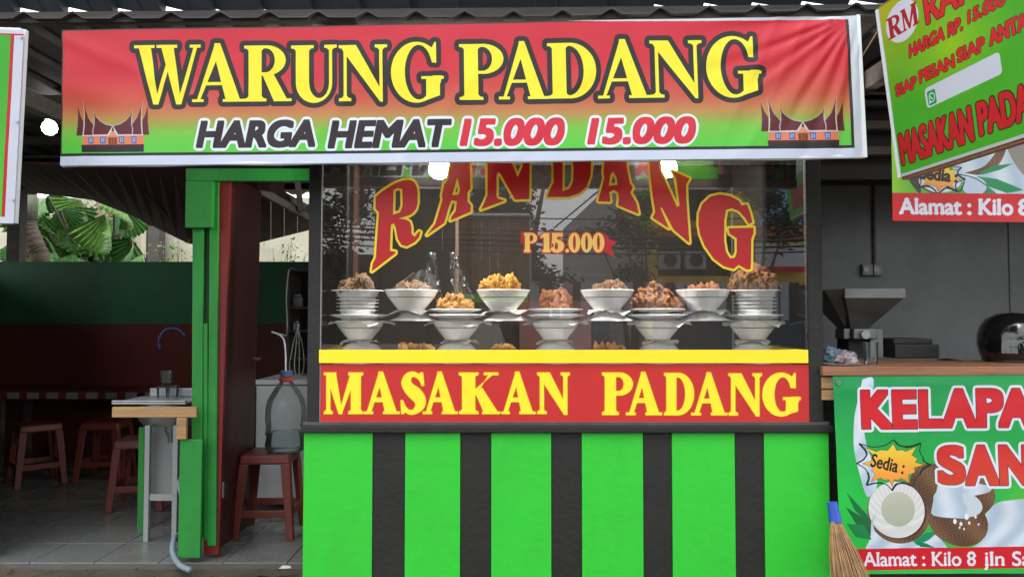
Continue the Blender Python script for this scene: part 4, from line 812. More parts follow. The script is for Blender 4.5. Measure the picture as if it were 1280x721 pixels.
# clear plastic sheet draped over the second bowl
b = MB(); c = at(519, 364, 3.50); nu, nv = 34, 26
for j in range(nv + 1):
    for i in range(nu + 1):
        a = (i / nu - .5) * 2; v = j / nv; pk = abs(a) ** 1.3
        z = .012 + .085 * v * (1 - .25 * pk) ; x = .105 * a * (1 - .55 * v) + .035 * v; fold = .012 * noise.noise((a * 5, v * 1.2, 2)) + .006 * noise.noise((a * 13, v * 2, 6))
        b.v.append((c.x + x, c.y - .05 + fold * 2 - .02 * math.cos(a * 3) * (1 - v), c.z + z + .02 * noise.noise((a * 3, 7, 0)) * v))
for j in range(nv):
    for i in range(nu): q = j * (nu + 1) + i; b.f.append((q, q + 1, q + nu + 2, q + nu + 1)); b.m.append(0)
tag(b.build('plastic_sheet', M_bag, smooth='all'), 'clear plastic sheet gathered up over the second bowl from the left', 'plastic sheet')
b = MB(); p = at(545, 300, 3.62)
for k in range(2):
    for j in range(13):
        for i in range(11): a = i / 10 - .5; v = j / 12; b.v.append((p.x + (k * .10 - .02) + a * (.03 + .08 * v) + .05 * k * v + .012 * noise.noise((a * 5, v * 8, k + 7)), p.y + .035 * noise.noise((a * 7, v * 5, k)) + .02 * noise.noise((a * 15, v * 11, k + 3)) - .03 * math.cos(a * 4), p.z - .06 - .22 * v))
    o = k * 143
    for j in range(12):
        for i in range(10): q = o + j * 11 + i; b.f.append((q, q + 1, q + 12, q + 11)); b.m.append(0)
b.tube([(p.x + .03, 3.62, 2.03), (p.x + .03, 3.62, p.z - .05)], .002, 5)
tag(b.build('hanging_bags', M_bag2, smooth='all'), 'crumpled clear plastic bags hanging behind the glass between R and A', 'plastic bags')
# ------------------------------------------------------------------ the eating room on the left
def plank(name, px0, px1, py0, py1, Y, th, m, parent, skew=0, Y1=None, bev=.003):
    """upright board whose front face spans the given outline at depth Y"""
    b = MB(); p = [at(px0 + skew, py0, Y), at(px1 + skew, py0, Y), at(px1, py1, Y), at(px0, py1, Y)]
    for a in (p[3], p[2]):
        pass
    q = [v + Vector((0, th, 0)) for v in p]; b.hexa([p[3], p[2], q[2], q[3]], [p[0], p[1], q[1], q[0]], 0); return b.build(name, m, parent, bevel=bev)
YP = 3.95
pf = thing('door_frame', 'green painted timber door frame with a header beam left of the counter', 'door frame', (mx(245, YP), YP, 0))
plank('post', 239, 252.5, 280, 672, YP, .06, M_green2, pf, skew=1.5); plank('post', 259, 270, 226, 682, YP, .05, M_green2, pf, skew=3)
plank('header', 232, 388, 210.5, 226, YP - .045, .04, M_green2, pf); plank('corner_block', 231, 264.5, 226, 284.5, YP - .045, .04, M_green2, pf, skew=1)
plank('gap_shade_board', 252, 260, 282, 540, YP + .02, .02, mat('gap_shade_green', (.006, .05, .010), .6), pf, skew=2); plank('lower_board', 254, 259.5, 404, 675, YP + .004, .03, M_green2, pf)  # dark board between the posts; the gap's shade is put into its colour
plank('lower_board', 222, 250, 549, 697, YP - .06, .025, M_green2, pf, skew=3)
# door leaf, opened inward
xd = -1.52; dr = thing('door', 'dark red wooden door standing open into the room beside the green post', 'door', (xd, 3.99, 0.01))
dl = lambda z: Matrix.Identity(4) @ Matrix(((1, 0, .018, -.036), (0, 1, 0, 0), (0, 0, 1, 0), (0, 0, 0, 1)))
b = MB(); b.box(xd - .03, xd + .008, 3.99, 4.56, .02, 2.0, M=dl(0)); b.build('leaf', M_door, dr, bevel=.003)
b = MB(); b.box(xd - .038, xd + .042, 3.965, 3.99, .02, 2.0, M=dl(0)); b.build('edge_board', M_doore, dr, bevel=.003)
for z in (.35, 1.05, 1.7): b = MB(); b.tube([(xd + .016, 3.985, z - .04), (xd + .016, 3.985, z + .04)], .008, 8); b.build('hinge', M_steel2, dr)
b = MB(); b.tube([(xd - .01, 4.5, 1.0), (xd + .03, 4.5, 1.0), (xd + .03, 4.43, 1.0)], .008, 8); b.build('handle', M_steel2, dr, smooth=True)
# back wall, half height
YW = 6.6; zw = mz(327, YW); bw = thing('half_wall', 'half-height wall painted dark green above and dark red below at the back of the room', 'wall', (-2.9, YW, 0))
b = MB(); b.box(-4.75, -.5, YW, YW + .10, mz(405, YW), zw); b.build('upper_band', M_wallg, bw, bevel=.004); b = MB(); b.box(-4.75, -.5, YW - .004, YW + .10, 0, mz(405, YW)); b.build('lower_band', M_wallr, bw)
b = MB(); b.box(-4.75, -4.65, 3.95, YW, 0, zw - .1); o = b.build('side_wall', M_wallg); tag(o, 'dark green side wall at the far left of the eating room', 'wall')
b = MB(); b.box(-4.75, mx(-14, 3.9), 3.9, 3.95, -.1, 2.4); o = b.build('light_block_wall', M_wallg); tag(o, 'unseen green wall added at the front left to keep daylight out of the room', 'wall')  # unseen wall, added to cut the daylight reaching the back of the room
# long table with red cloth
tt_ = thing('dining_table', 'long low table with dark red cloth and white tabs along the back wall', 'table', (-3.1, 6.2, 0)); zt_ = mz(489, 6.0)
b = MB(); b.box(-4.3, mx(150, 6.0) + .1, 6.0, 6.5, zt_ - .03, zt_); b.build('tabletop', M_wallr, tt_)
b = MB(); b.box(-4.3, mx(150, 6.0) + .1, 5.985, 5.998, zt_ - .06, zt_ + .004); b.build('cloth_edge', M_wallr, tt_)
for i in range(9):
    x = mx(12 + i * 24.5, 5.98); b = MB(); b.box(x, x + .085, 5.972, 5.984, zt_ - .055, zt_ - .006); b.build('white_tab', M_grey, tt_)
for x in (-4.1, -3.1, -2.2): b = MB(); b.box(x, x + .05, 6.05, 6.1, 0, zt_ - .03); b.build('leg', M_dwood, tt_); b = MB(); b.box(x, x + .05, 6.4, 6.45, 0, zt_ - .03); b.build('leg', M_dwood, tt_)
# stools
def stool(x, y, rz, label, hgt=.47, w=.27, wb=.345):
    t = thing('plastic_stool', label, 'stool', (x, y, 0), 'brick red plastic stools'); org = ORG.pop(t.name); ORG[t.name] = Vector((0, 0, 0))
    b = MB(); h = w / 2; b.hexa([(-h - .008, -h - .008, hgt - .055), (h + .008, -h - .008, hgt - .055), (h + .008, h + .008, hgt - .055), (-h - .008, h + .008, hgt - .055)], [(-h, -h, hgt), (h, -h, hgt), (h, h, hgt), (-h, h, hgt)]); b.build('seat', M_stool, t, bevel=.012)
    B_ = wb / 2
    for sx in (-1, 1):
        for sy in (-1, 1):
            b = MB(); T1 = h + .006; a = .052; c_ = .040
            top = [(sx * T1, sy * T1), (sx * (T1 - a), sy * T1), (sx * (T1 - a), sy * (T1 - .018)), (sx * (T1 - .018), sy * (T1 - .018)), (sx * (T1 - .018), sy * (T1 - a)), (sx * T1, sy * (T1 - a))]
            bot = [(sx * B_, sy * B_), (sx * (B_ - c_), sy * B_), (sx * (B_ - c_), sy * (B_ - .018)), (sx * (B_ - .018), sy * (B_ - .018)), (sx * (B_ - .018), sy * (B_ - c_)), (sx * B_, sy * (B_ - c_))]
            vs = [(p[0], p[1], 0) for p in bot] + [(p[0], p[1], hgt - .05) for p in top]; fs = [(0, 1, 2, 3, 4, 5)[::-1], (6, 7, 8, 9, 10, 11)] + [(i, (i + 1) % 6, (i + 1) % 6 + 6, i + 6) for i in range(6)]
            if sx * sy < 0: fs = [f[::-1] for f in fs]
            b.add(vs, fs); b.build('leg', M_stool, t, bevel=.005)
    r = lerp(B_, h, .30) - .004; z0, z1 = .125, .165
    for k in range(4):
        b = MB(); b.box(-r + .02, r - .02, -r, -r + .014, z0, z1, M=Matrix.Rotation(k * math.pi / 2, 4, 'Z')); b.build('stretcher', M_stool, t, bevel=.003)
    t.rotation_euler.z = rz; return t
stool(mx(339, 4.42), 4.44, .06, 'brick red stool carrying the big water bottle beside the counter')
stool(mx(50, 5.75), 5.75, .75, 'leftmost brick red stool, standing in front of the long table', .45)
stool(mx(136, 5.86), 5.86, .1, 'brick red stool in the shadow by the table, just left of the sink', .45)
stool(mx(176, 5.0), 5.05, .2, 'brick red stool half hidden behind the sink legs', .45)
# water bottle
yb_ = 4.42; pb = at(357, 567, yb_); pb.z = .472; wb = thing('water_bottle', 'large clear water bottle with blue cap on the red stool', 'bottle', tuple(pb))
s_ = yb_ / F; R = 25 * s_; H_ = 98 * s_
P = [(.001, .0), (R * .8, 0), (R * .95, .012), (R, .04), (R * .93, .085), (R, .10), (R * .96, .13), (R * .96, .16), (R, .18), (R * .97, .25), (R * .9, .29), (R * .62, .345), (R * .36, .385), (R * .26, .40), (R * .26, .43)]
b = MB(); P = [(r, z * H_ / .45) for r, z in P]; b.lathe(P, pb, 36, wob=.006); b.build('body', M_clear, wb, smooth='all')
b = MB(); b.lathe([(R * .9, .004), (R * .94, .04), (R * .87, .085), (R * .9, .11), (.001, .111)], pb, 36); b.build('water', glass_mat('water', 1.33, (.86, .92, .94), .02), wb, smooth='all')
b = MB(); b.lathe([(R * .30, .425 * H_ / .45), (R * .31, .455 * H_ / .45), (.001, .457 * H_ / .45)], pb, 20); b.build('cap', mat('faded_blue_cap', (.07, .14, .30), .4), wb, smooth=True)
b = MB(); b.lathe([(R * .28, .395 * H_ / .45), (R * .36, .40 * H_ / .45), (R * .36, .415 * H_ / .45), (R * .28, .42 * H_ / .45)], pb, 20); b.build('neck_ring', mat('red_plastic_ring', (.45, .05, .04), .4), wb, smooth=True)
# freezer, shelf cabinet, cables
fz = thing('chest_freezer', 'white chest freezer behind the stool with the water bottle', 'freezer', (mx(352, 4.95), 5.1, 0)); x0 = mx(321, 4.9)
b = MB(); b.box(x0, x0 + .62, 4.9, 5.45, .05, mz(482, 4.9)); b.build('body', M_white, fz, bevel=.008); b = MB(); b.box(x0 - .004, x0 + .625, 4.89, 5.45, mz(481, 4.9), mz(474.5, 4.9)); b.build('lid', M_white, fz, bevel=.006)
sh = thing('shelf_cabinet', 'dark open shelf cabinet against the back wall right of the door', 'shelf', (mx(372, 6.3), 6.4, 0)); xa, xb = mx(357, 6.2), mx(420, 6.2)
M_cab = mat('brown_cabinet', (.07, .05, .04), .6, var=.2)
b = MB(); b.box(xa, xa + .03, 6.2, 6.55, 0, mz(334, 6.2)); b.build('side_panel', M_cab, sh); b = MB(); b.box(xa, xb, 6.53, 6.56, 0, mz(334, 6.2)); b.build('back_panel', M_cab, sh)
for y in (336, 383, 412, 447): b = MB(); b.box(xa + .03, xb, 6.2, 6.53, mz(y, 6.2) - .02, mz(y, 6.2)); b.build('shelf', M_cab, sh)
def jar(px, py, Y, r, h, m, label, cat='jar', name='jar'):
    p = at(px, py, Y); b = MB(); b.lathe([(.001, 0), (r * .9, 0), (r, h * .06), (r, h * .72), (r * .7, h * .82), (r * .7, h), (.001, h)], p, 16); o = b.build(name, m, smooth=True); return tag(o, label, cat)
jar(371, 383, 6.3, .05, .10, M_white, 'white jar on the upper shelf of the dark cabinet'); jar(369, 412, 6.3, .04, .07, M_steel, 'small metal tin on the lower shelf of the dark cabinet', 'tin', 'tin')
b = MB(); b.tube(bez([tuple(at(361, 337, 6.15)), tuple(at(358, 370, 6.12)), tuple(at(359, 415, 6.12)), tuple(at(352, 418, 5.6)), tuple(at(340, 415, 5.4)), tuple(at(355, 425, 5.3)), tuple(at(357, 470, 5.2)), tuple(at(354, 474, 5.2))], 6), .006, 6)
tag(b.build('power_cable', M_vinylw, smooth='all'), 'white cable dropping from the shelf to the freezer lid', 'cable')
b = MB()
for k in range(4): b.tube(bez([tuple(at(372, 410, 5.3)), tuple(at(366 + k * 4, 432, 5.3)), tuple(at(362 + k * 6, 462 - k * 2, 5.28)), tuple(at(372 + k, 478, 5.25))], 6), .004, 5)
tag(b.build('whisk', M_steel2, smooth='all'), 'wire whisk hanging above the freezer beside the counter post', 'whisk')
# sink stand
YS = 4.25; sk = thing('sink_stand', 'steel kitchen sink on a raw timber rail with white metal legs', 'sink', (mx(186, YS), YS, 0))
xs0, xs1 = mx(141, YS), mx(234, YS)
b = MB(); zt2 = mz(503, YS); b.box(xs0, xs1, YS, YS + .34, zt2 - .012, zt2); b.box(xs0, xs1, YS + .0, YS + .02, zt2, zt2 + .012); b.box(xs0 + .06, xs1, YS + .32, YS + .34, zt2, zt2 + .05); b.build('steel_top', M_steel, sk, bevel=.004)
b = MB(); p0 = (mx(197, YS), YS + .17, 0); b.lathe([(.145, zt2 - .012), (.145, mz(528, YS)), (.12, mz(535, YS)), (.001, mz(536, YS))], p0, 28, sx=1.15); b.build('basin', M_steel, sk, smooth=True)
YT = 3.865; b = MB(); b.box(mx(142, YT), mx(247.5, YT), YT, YT + .022, mz(521.5, YT), mz(508.5, YT)); b.build('timber_rail', M_wood, sk, bevel=.003)
b = MB(); b.box(mx(222.5, YT), mx(235, YT), YT + .0, YT + .022, mz(549, YT), mz(522, YT)); b.build('timber_block', M_wood, sk, bevel=.003)
for x in (186, 221): b = MB(); b.box(mx(x, YS) - .014, mx(x, YS) + .014, YS + .005, YS + .035, 0, mz(532, YS)); b.build('leg', M_white, sk, bevel=.002)
b = MB(); b.box(mx(190, YS), mx(221, YS), YS + .008, YS + .03, mz(626, YS), mz(618, YS)); b.build('cross_rail', M_white, sk, bevel=.002)
b = MB(); b.box(mx(176, 4.5), mx(183, 4.5), 4.5, 4.53, 0, mz(534, 4.5)); b.build('green_batten', M_green2, sk)
b = MB(); b.box(mx(188, 4.6), mx(226, 4.6), 4.6, 4.62, mz(622, 4.6), mz(530, 4.6)); b.build('back_sheet', M_white, sk)
b = MB(); pc = Vector((mx(207, YS), YS + .10, 0)); b.lathe([(.036, mz(534, YS)), (.036, mz(542, YS)), (.022, mz(548, YS)), (.020, mz(556, YS)), (.001, mz(556, YS))], pc, 16); b.build('drain', M_steel2, sk, smooth=True)
b = MB(); b.tube(bez([tuple(pc + Vector((0, 0, mz(553, YS)))), tuple(pc + Vector((.03, -.01, mz(580, YS)))), tuple(at(222, 600, YS + .02)), tuple(at(232, 640, YS + .0)), tuple(at(226, 665, YS - .08)), tuple(at(218, 672, 4.02)), tuple(at(216, 690, 3.92)), tuple(at(224, 705, 3.82)), tuple(at(237, 712, 3.72))], 8), .014, 10)
tag(b.build('drain_hose', M_hose, smooth='all'), 'blue grey drain hose curling over the floor edge by the green post', 'hose')
b = MB(); b.tube(bez([tuple(at(232, 420, 4.6)), tuple(at(222, 411, 4.6)), tuple(at(208, 412, 4.6)), tuple(at(199, 425, 4.6)), tuple(at(200, 436, 4.6))], 8), .010, 8)
tag(b.build('faucet_hose', mat('dark_blue_tube', (.02, .03, .12), .4), smooth='all'), 'dark blue curved water hose above the sink', 'hose')
def clear_bottle(px, py, Y, r, h, label):
    p = at(px, py, Y); t = thing('drinking_glass', label, 'glass', tuple(p)); b = MB(); b.lathe([(.001, .004), (r * .85, .004), (r, h * .5), (r * 1.05, h), (r * .98, h), (r * .9, .012), (.001, .01)], p, 18); b.build('glass', M_clear2, t, smooth=True)
clear_bottle(204, 500, 4.5, .035, .085, 'clear glass upturned on the left of the sink'); clear_bottle(215, 500, 4.48, .035, .085, 'clear glass beside the post on the sink top'); clear_bottle(208, 480, 4.5, .034, .08, 'clear glass stacked above the two on the sink')
b = MB(); b.box(mx(6, 6.8), mx(22, 6.8), 6.8, 6.9, 0, 2.4); tag(b.build('timber_post', M_dwood), 'dark timber post rising behind the half wall at the far left', 'post')

# ------------------------------------------------------------------ roof and ceiling
def corr(x, per=.1985, ph=0, amp=.026):
    f = ((x - ph) / per) % 1.0; d = abs(f - .5) * 2; return amp * max(0, 1 - d / .42) ** .8
b = MB(); n = 900; xs = np.linspace(-6, 4.4, n); ph = mx(20, 3.03) - .1985 / 2
def zr(x): return mz(23.5, 3.03) + (.013 * (x + 1.7) / 2.8 if x > -1.7 else 0) + .0135 * max(0, x - .0) * 1.2
for x in xs:
    z = zr(x) + corr(x, ph=ph)
    for (y, dz) in ((3.03, 0), (7.3, -.03), (7.3, -.024), (3.03, .006)): b.v.append((x, y, z + dz))
for i in range(n - 1):
    q = i * 4
    for k in range(4): b.f.append((q + k, q + (k + 1) % 4, q + 4 + (k + 1) % 4, q + 4 + k)); b.m.append(0)
rf = thing('shop_roof', 'corrugated roof sheet resting on a dark beam above the big banner', 'roof', (0, 3.03, 2.43)); b.build('corrugated_sheet', M_zinc, rf)
b = MB(); b.hexa([(-6, 3.06, mz(38, 3.06)), (4.4, 3.06, mz(38, 3.06) + .08), (4.4, 3.10, mz(38, 3.06) + .08), (-6, 3.10, mz(38, 3.06))], [(-6, 3.06, zr(-6)), (4.4, 3.06, zr(4.4)), (4.4, 3.10, zr(4.4)), (-6, 3.10, zr(-6))]); b.build('fascia_beam', M_dwood, rf)
for y in (3.9, 4.8, 5.7, 6.5):
    b = MB(); b.box(-4.75, 4.2, y, y + .05, 2.34, 2.395); b.build('purlin', M_dwood, rf)
for x in (-4.6, -3.4, -2.35, -.6, .5, 1.6, 2.9):
    b = MB(); b.bar((x, 3.1, 2.30), (x, 6.6, 2.29), .05, .08); b.build('rafter', M_dwood, rf)
# neighbouring awning sheet above, with the gaps that let the sky through
b = MB(); per = 61.0
def notch(px):
    k = (px - 25) / per; i = math.floor(k); f = k - i; A = {-1: 3, 0: 8, 1: 8.5, 2: 7.5, 3: 9.5, 4: 6.5, 5: 6, 6: 5.5, 7: 6, 8: 5}.get(i, 0 if i < 12 else (4.5 if i in (13, 14) else 3))
    if i == 10: return 2.2 * (1 if .55 < f < .95 else 0)
    w = .88 if A > 6.5 else .6
    return (A + 3.5) * max(0, 1 - f / w) + (1.6 if A > 7 and abs(f - w * .65) < .05 else 0)
xp = np.arange(-260, 1700, 2.0)
for px in xp:
    base = 21.5 if px < 560 else 21.5 - (px - 560) * .030; y0 = base - notch(px); p = at(px, y0, 3.16)
    b.v += [tuple(p), (p.x, 2.98, p.z + .09), (p.x, 2.98, p.z + .098), (p.x, 3.16, p.z + .008)]
for i in range(len(xp) - 1):
    q = i * 4
    for k in range(4): b.f.append((q + k, q + (k + 1) % 4, q + 4 + (k + 1) % 4, q + 4 + k)); b.m.append(0)
aw = thing('awning', 'slate grey awning sheet running along the top above the banners', 'awning', (0, 2.9, 2.6)); b.build('awning_sheet', M_zinc2, aw)
b = MB(); b.box(-5, 4.5, 2.96, 3.0, 2.60, 2.65); b.build('edge_batten', M_dwood, aw)
# maroon ceiling boards of the eating room: sloping down to the back
def q3(px, py, Y): return at(px, py, Y)
cl = thing('board_ceiling', 'maroon board ceiling sloping down over the eating room', 'ceiling', (-2.5, 5.2, 2.2))
bt = [q3(55, 243, 6.45), q3(168, 243 + 22, 6.45), q3(236, 305, 6.45), q3(322, 304, 6.45), q3(390, 287, 6.45)]; tp = [q3(20, 214, 4.3), q3(125, 208, 4.15), q3(235, 206, 4.05), q3(322, 206, 4.05), q3(400, 200, 4.05)]
bt = [q3(40, 241, 6.45), q3(115, 250, 6.45), q3(165, 270, 6.45), q3(236, 305, 6.45), q3(322, 304, 6.45), q3(405, 283, 6.45)]; tp = [q3(-10, 206, 4.2), q3(60, 206, 4.2), q3(140, 206, 4.1), q3(235, 206, 4.05), q3(322, 206, 4.05), q3(405, 200, 4.05)]
for i in range(5):
    nn = [5, 3, 5, 5, 5][i]
    for k in range(nn):
        u0, u1 = k / nn + .0012, (k + 1) / nn - .0012; A = bt[i].lerp(bt[i + 1], u0); B_ = bt[i].lerp(bt[i + 1], u1); C_ = tp[i].lerp(tp[i + 1], u1); D_ = tp[i].lerp(tp[i + 1], u0)
        if i == 4 and k > 1: A, B_ = A.lerp(D_, 0), B_.lerp(C_, 0); C_ = B_.lerp(C_, .45); D_ = A.lerp(D_, .45)
        b = MB(); up_ = Vector((0, 0, .015 + .004 * (k % 2))); b.hexa([A, B_, C_, D_], [A + up_, B_ + up_, C_ + up_, D_ + up_]); b.build('board', M_maroon, cl)
for i, (a, c_) in enumerate((((315, 233, 4.6), (386, 272, 5.0)), ((330, 231, 4.8), (386, 262, 5.2)), ((372, 228, 4.7), (376, 262, 4.9)))):
    b = MB(); b.bar(at(*a), at(*c_), .03, .045); o = b.build('truss_bar', M_dwood, rf)

b = MB()
for i in range(5):
    if i == 4: continue
    u2 = Vector((0, 0, .04)); b.hexa([bt[i] + u2, bt[i + 1] + u2, tp[i + 1] + u2, tp[i] + u2], [bt[i] + u2 * 1.3, bt[i + 1] + u2 * 1.3, tp[i + 1] + u2 * 1.3, tp[i] + u2 * 1.3])
b.build('light_stop_sheet', M_dark, cl)  # dark sheet added over the boards to stop sky showing through their gaps
# ------------------------------------------------------------------ outside, beyond the half wall
b = MB(); b.box(-9, 3.5, 11.2, 11.4, -.3, 3.0); o = b.build('house_wall', M_cream); tag(o, 'cream house wall beyond the eating room', 'wall')
b = MB(); b.box(mx(183, 10.9), mx(197, 10.9), 10.9, 11.1, 0, mz(276, 10.9)); b.box(mx(175, 10.95), mx(181, 10.95), 10.95, 11.1, 0, mz(250, 10.95), 1); o = b.build('gate_post', [M_dwood, M_cream]); tag(o, 'dark gate post in front of the cream wall', 'post')
b = MB(); b.box(mx(92, 11), mx(176, 11), 11.0, 11.15, 0, mz(315, 11)); b.box(mx(118, 11), mx(145, 11), 10.98, 11.1, mz(315, 11), mz(250, 11)); o = b.build('pink_wall', M_brick); tag(o, 'low faded pink wall behind the fan-leaved plant', 'wall')
def leaf_fan(R, seg=14, arc=2.6, droop=.35, seed=0):
    r = random.Random(seed); b = MB(); b.v.append((0, 0, 0))
    for j in range(1, 7):
        for i in range(seg * 2 + 1):
            a = (i / (seg * 2) - .5) * arc; q = R * j / 6 * (1 + (.10 if i % 2 and j == 6 else 0) * 1 - .07 * (i % 2 == 0 and j == 6)); z = (.028 if i % 2 else -.028) * R * j / 3 - droop * R * (j / 6) ** 2 * (1 + .3 * abs(a))
            b.v.append((q * math.sin(a), q * math.cos(a), z + r.uniform(-.01, .01)))
    n = seg * 2 + 1
    for i in range(n - 1): b.f.append((0, 1 + i, 2 + i)); b.m.append(0)
    for j in range(5):
        for i in range(n - 1): q = 1 + j * n + i; b.f.append((q, q + n, q + n + 1, q + 1)); b.m.append(0)
    return b
fans = []
for i in range(3):
    for m in (M_leaf, M_leaf2): me = copyable(leaf_fan(1, seed=i, droop=.2 + .15 * i), 'leaf', m, smooth=False); fans.append(me)
pl = thing('fan_leaf_plant', 'broad fan-leaved green plant seen above the half wall at the left', 'plant', (mx(105, 8.4), 8.6, 0)); rr = random.Random(5)
b = MB()
spots = [(95, 262, .42, 0), (120, 285, .40, 1), (150, 285, .46, 0), (70, 285, .40, 0), (60, 315, .42, 0), (135, 312, .36, 3), (105, 268, .34, 2), (165, 300, .34, 3), (90, 318, .40, 0), (48, 292, .30, 1), (160, 265, .30, 2), (42, 262, .34, 3), (60, 245, .3, 2), (28, 300, .3, 1), (100, 250, .3, 5), (115, 322, .36, 4), (76, 262, .34, 2), (142, 250, .30, 0), (180, 318, .22, 1), (55, 262, .3, 4), (100, 300, .42, 0), (130, 268, .38, 2)]
for i, (x, y, R, k) in enumerate(spots):
    p = at(x, y, 8.2 + rr.uniform(0, .7)); o = mesh_obj(fans[(k + i) % 6], 'leaf', p - Vector(pl.location), pl); o.scale = (R, R, R); o.rotation_euler = (rr.uniform(-1.5, -.4), rr.uniform(-.5, .5), rr.uniform(0, 6.28))
    b.tube([Vector((mx(105, 8.4), 8.7, 0)), Vector(((p.x + mx(105, 8.4)) / 2, 8.7, p.z * .7)), p], .012, 5)
b.build('stem', M_bark, pl)
pt = thing('palm_tree', 'thin palm with ringed trunk leaning behind the half wall at the far left', 'palm', (mx(60, 7.6), 7.6, 0))
b = MB(); pts = bez([tuple(at(75, 520, 7.6)), tuple(at(52, 340, 7.6)), tuple(at(45, 310, 7.6)), tuple(at(36, 288, 7.6)), tuple(at(33, 275, 7.6))], 10); b.tube(pts, [.085 + .008 * (i % 3 == 0) for i in range(len(pts))], 14); b.build('trunk', M_bark, pt, smooth='all')
b = MB(); p = at(33, 276, 7.6); b.tube([p, at(30, 250, 7.6), at(34, 225, 7.6)], [.10, .13, .06], 12); b.build('leaf_sheath', mat('sheath_green_grey', (.18, .19, .13), .7, var=.4, stretch=(6, 6, .6)), pt, smooth='all')
def shrub(name, label, x0, x1, y0, y1, Y, n, m, size, seed, trunk=True, kind=None):
    """twiggy plant: stems and many small pointed leaves"""
    r = random.Random(seed); a = at(x0, y0, Y); c_ = at(x1, y1, Y); t = thing(name, label, 'plant', ((a.x + c_.x) / 2, Y, 0)); lf = MB(); st = MB(); base = Vector(((a.x + c_.x) / 2, Y, 0))
    for i in range(9):
        e = Vector((r.uniform(a.x, c_.x), Y + r.uniform(-.2, .2), r.uniform(c_.z, a.z))); mid = base.lerp(e, .5) + Vector((r.uniform(-.05, .05), 0, .1)); st.tube([base, mid, e], [.010, .006, .003], 5)
        for k in range(n // 9):
            p = mid.lerp(e, r.uniform(-.2, 1.05)) + Vector((r.gauss(0, .07), r.gauss(0, .07), r.gauss(0, .07))); d = Vector((r.uniform(-1, 1), r.uniform(-1, 1), r.uniform(-.6, .8))).normalized(); s_ = d.orthogonal().normalized(); L_ = size * r.uniform(.6, 1.3)
            lf.add([p, p + d * L_ * .5 + s_ * L_ * .22, p + d * L_, p + d * L_ * .5 - s_ * L_ * .22], [(0, 1, 2, 3)])
    st.build('stem', M_bark, t); lf.build('leaves', m, t, kind='stuff')
shrub('shrub', 'light twiggy shrub in front of the cream wall left of the green post', 192, 236, 292, 345, 9.5, 500, M_leaf2, .055, 1)
shrub('shrub', 'light twiggy shrub in front of the cream wall right of the red door', 322, 385, 296, 345, 9.5, 480, M_leaf2, .055, 2)
shrub('shrub', 'loose leafy shrub behind the fan-leaved plant against the cream wall', 20, 180, 238, 330, 9.8, 1500, M_leaf2, .09, 6)
shrub('shrub', 'small bright green shoot behind the half wall below the fan leaves', 98, 112, 308, 345, 7.9, 60, M_leaf2, .07, 3)

# ------------------------------------------------------------------ inside behind the food counter
b = MB(); b.box(-1.42, 1.95, 5.3, 5.34, 0, 2.42); o = b.build('partition', mat('dark_brown_partition', (.040, .030, .024), .7, var=.3, scale=2, stretch=(4, 1, .5), bump=.2)); tag(o, 'dark brown partition behind the glass food counter', 'wall')
b = MB(); b.box(mx(414, 4.7), mx(421, 4.7), 4.7, 4.75, 0, 2.3); tag(b.build('timber_post', M_green), 'narrow green post seen through the left end of the glass', 'post')
b = MB(); b.box(mx(441, 4.5), mx(447, 4.5), 4.5, 4.54, 0, 2.3); tag(b.build('timber_post', mat('brown_post', (.09, .045, .03), .6)), 'thin brown post behind the letter R of the glass', 'post')
b = MB(); b.box(mx(569, 4.3), mx(573, 4.3), 4.3, 4.33, 0, mz(245, 4.3)); tag(b.build('timber_post', mat('ochre_post', (.12, .065, .03), .6)), 'thin ochre post seen below the first A through the glass', 'post')
for px in (974, 986): b = MB(); b.box(mx(px, 4.1), mx(px + 5, 4.1), 4.1, 4.13, 0, 2.3); tag(b.build('reflection_pole', mat('pale_olive_pole', (.30, .28, .14), .5)), ('left' if px == 974 else 'right') + ' one of two pale upright poles standing in for reflections at the right end of the glass', 'pole')  # poles added in place of two pale reflections in the glass
b = MB(); b.box(.05, .52, 5.0, 5.1, .2, 1.35); o = b.build('cardboard_box', mat('dull_brown_cardboard', (.12, .05, .045), .8)); tag(o, 'dull red-brown board standing behind the third gap of bowls', 'board')

# ------------------------------------------------------------------ right-hand stall
xR = 1.47; YG = 4.6
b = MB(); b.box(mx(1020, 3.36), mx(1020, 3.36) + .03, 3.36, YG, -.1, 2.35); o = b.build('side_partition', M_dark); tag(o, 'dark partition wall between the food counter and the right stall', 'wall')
b = MB(); b.box(1.36, 3.9, YG, YG + .1, -.1, mz(232, YG)); b.box(mx(1262, YG), mx(1262, YG) + .012, YG - .012, YG, -.1, mz(232, YG)); o = b.build('plaster_wall', M_grey); tag(o, 'grey plaster back wall of the right stall', 'wall')
b = MB(); b.box(3.88, 3.98, 3.2, YG, -.1, 2.4); o = b.build('plaster_wall', M_grey); tag(o, 'right end wall of the right stall, outside the photo', 'wall')
for i, (y0, y1) in enumerate(((205, 232),)): b = MB(); b.box(1.38, 3.9, YG - .25, YG - .2, mz(y1, YG - .2), mz(y0, YG - .2) + .3); o = b.build('roof_board', M_dark); tag(o, 'dark board above the grey stall wall', 'board')
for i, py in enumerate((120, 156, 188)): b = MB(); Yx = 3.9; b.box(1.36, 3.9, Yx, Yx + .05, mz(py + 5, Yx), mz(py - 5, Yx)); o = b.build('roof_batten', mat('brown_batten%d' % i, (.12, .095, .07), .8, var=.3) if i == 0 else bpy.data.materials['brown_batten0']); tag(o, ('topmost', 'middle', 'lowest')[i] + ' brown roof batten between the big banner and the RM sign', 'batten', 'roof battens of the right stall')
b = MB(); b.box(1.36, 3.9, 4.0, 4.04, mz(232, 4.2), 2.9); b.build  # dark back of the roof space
o = b.build('roof_backing', M_dark); tag(o, 'dark boarding of the roof space above the right stall', 'board')
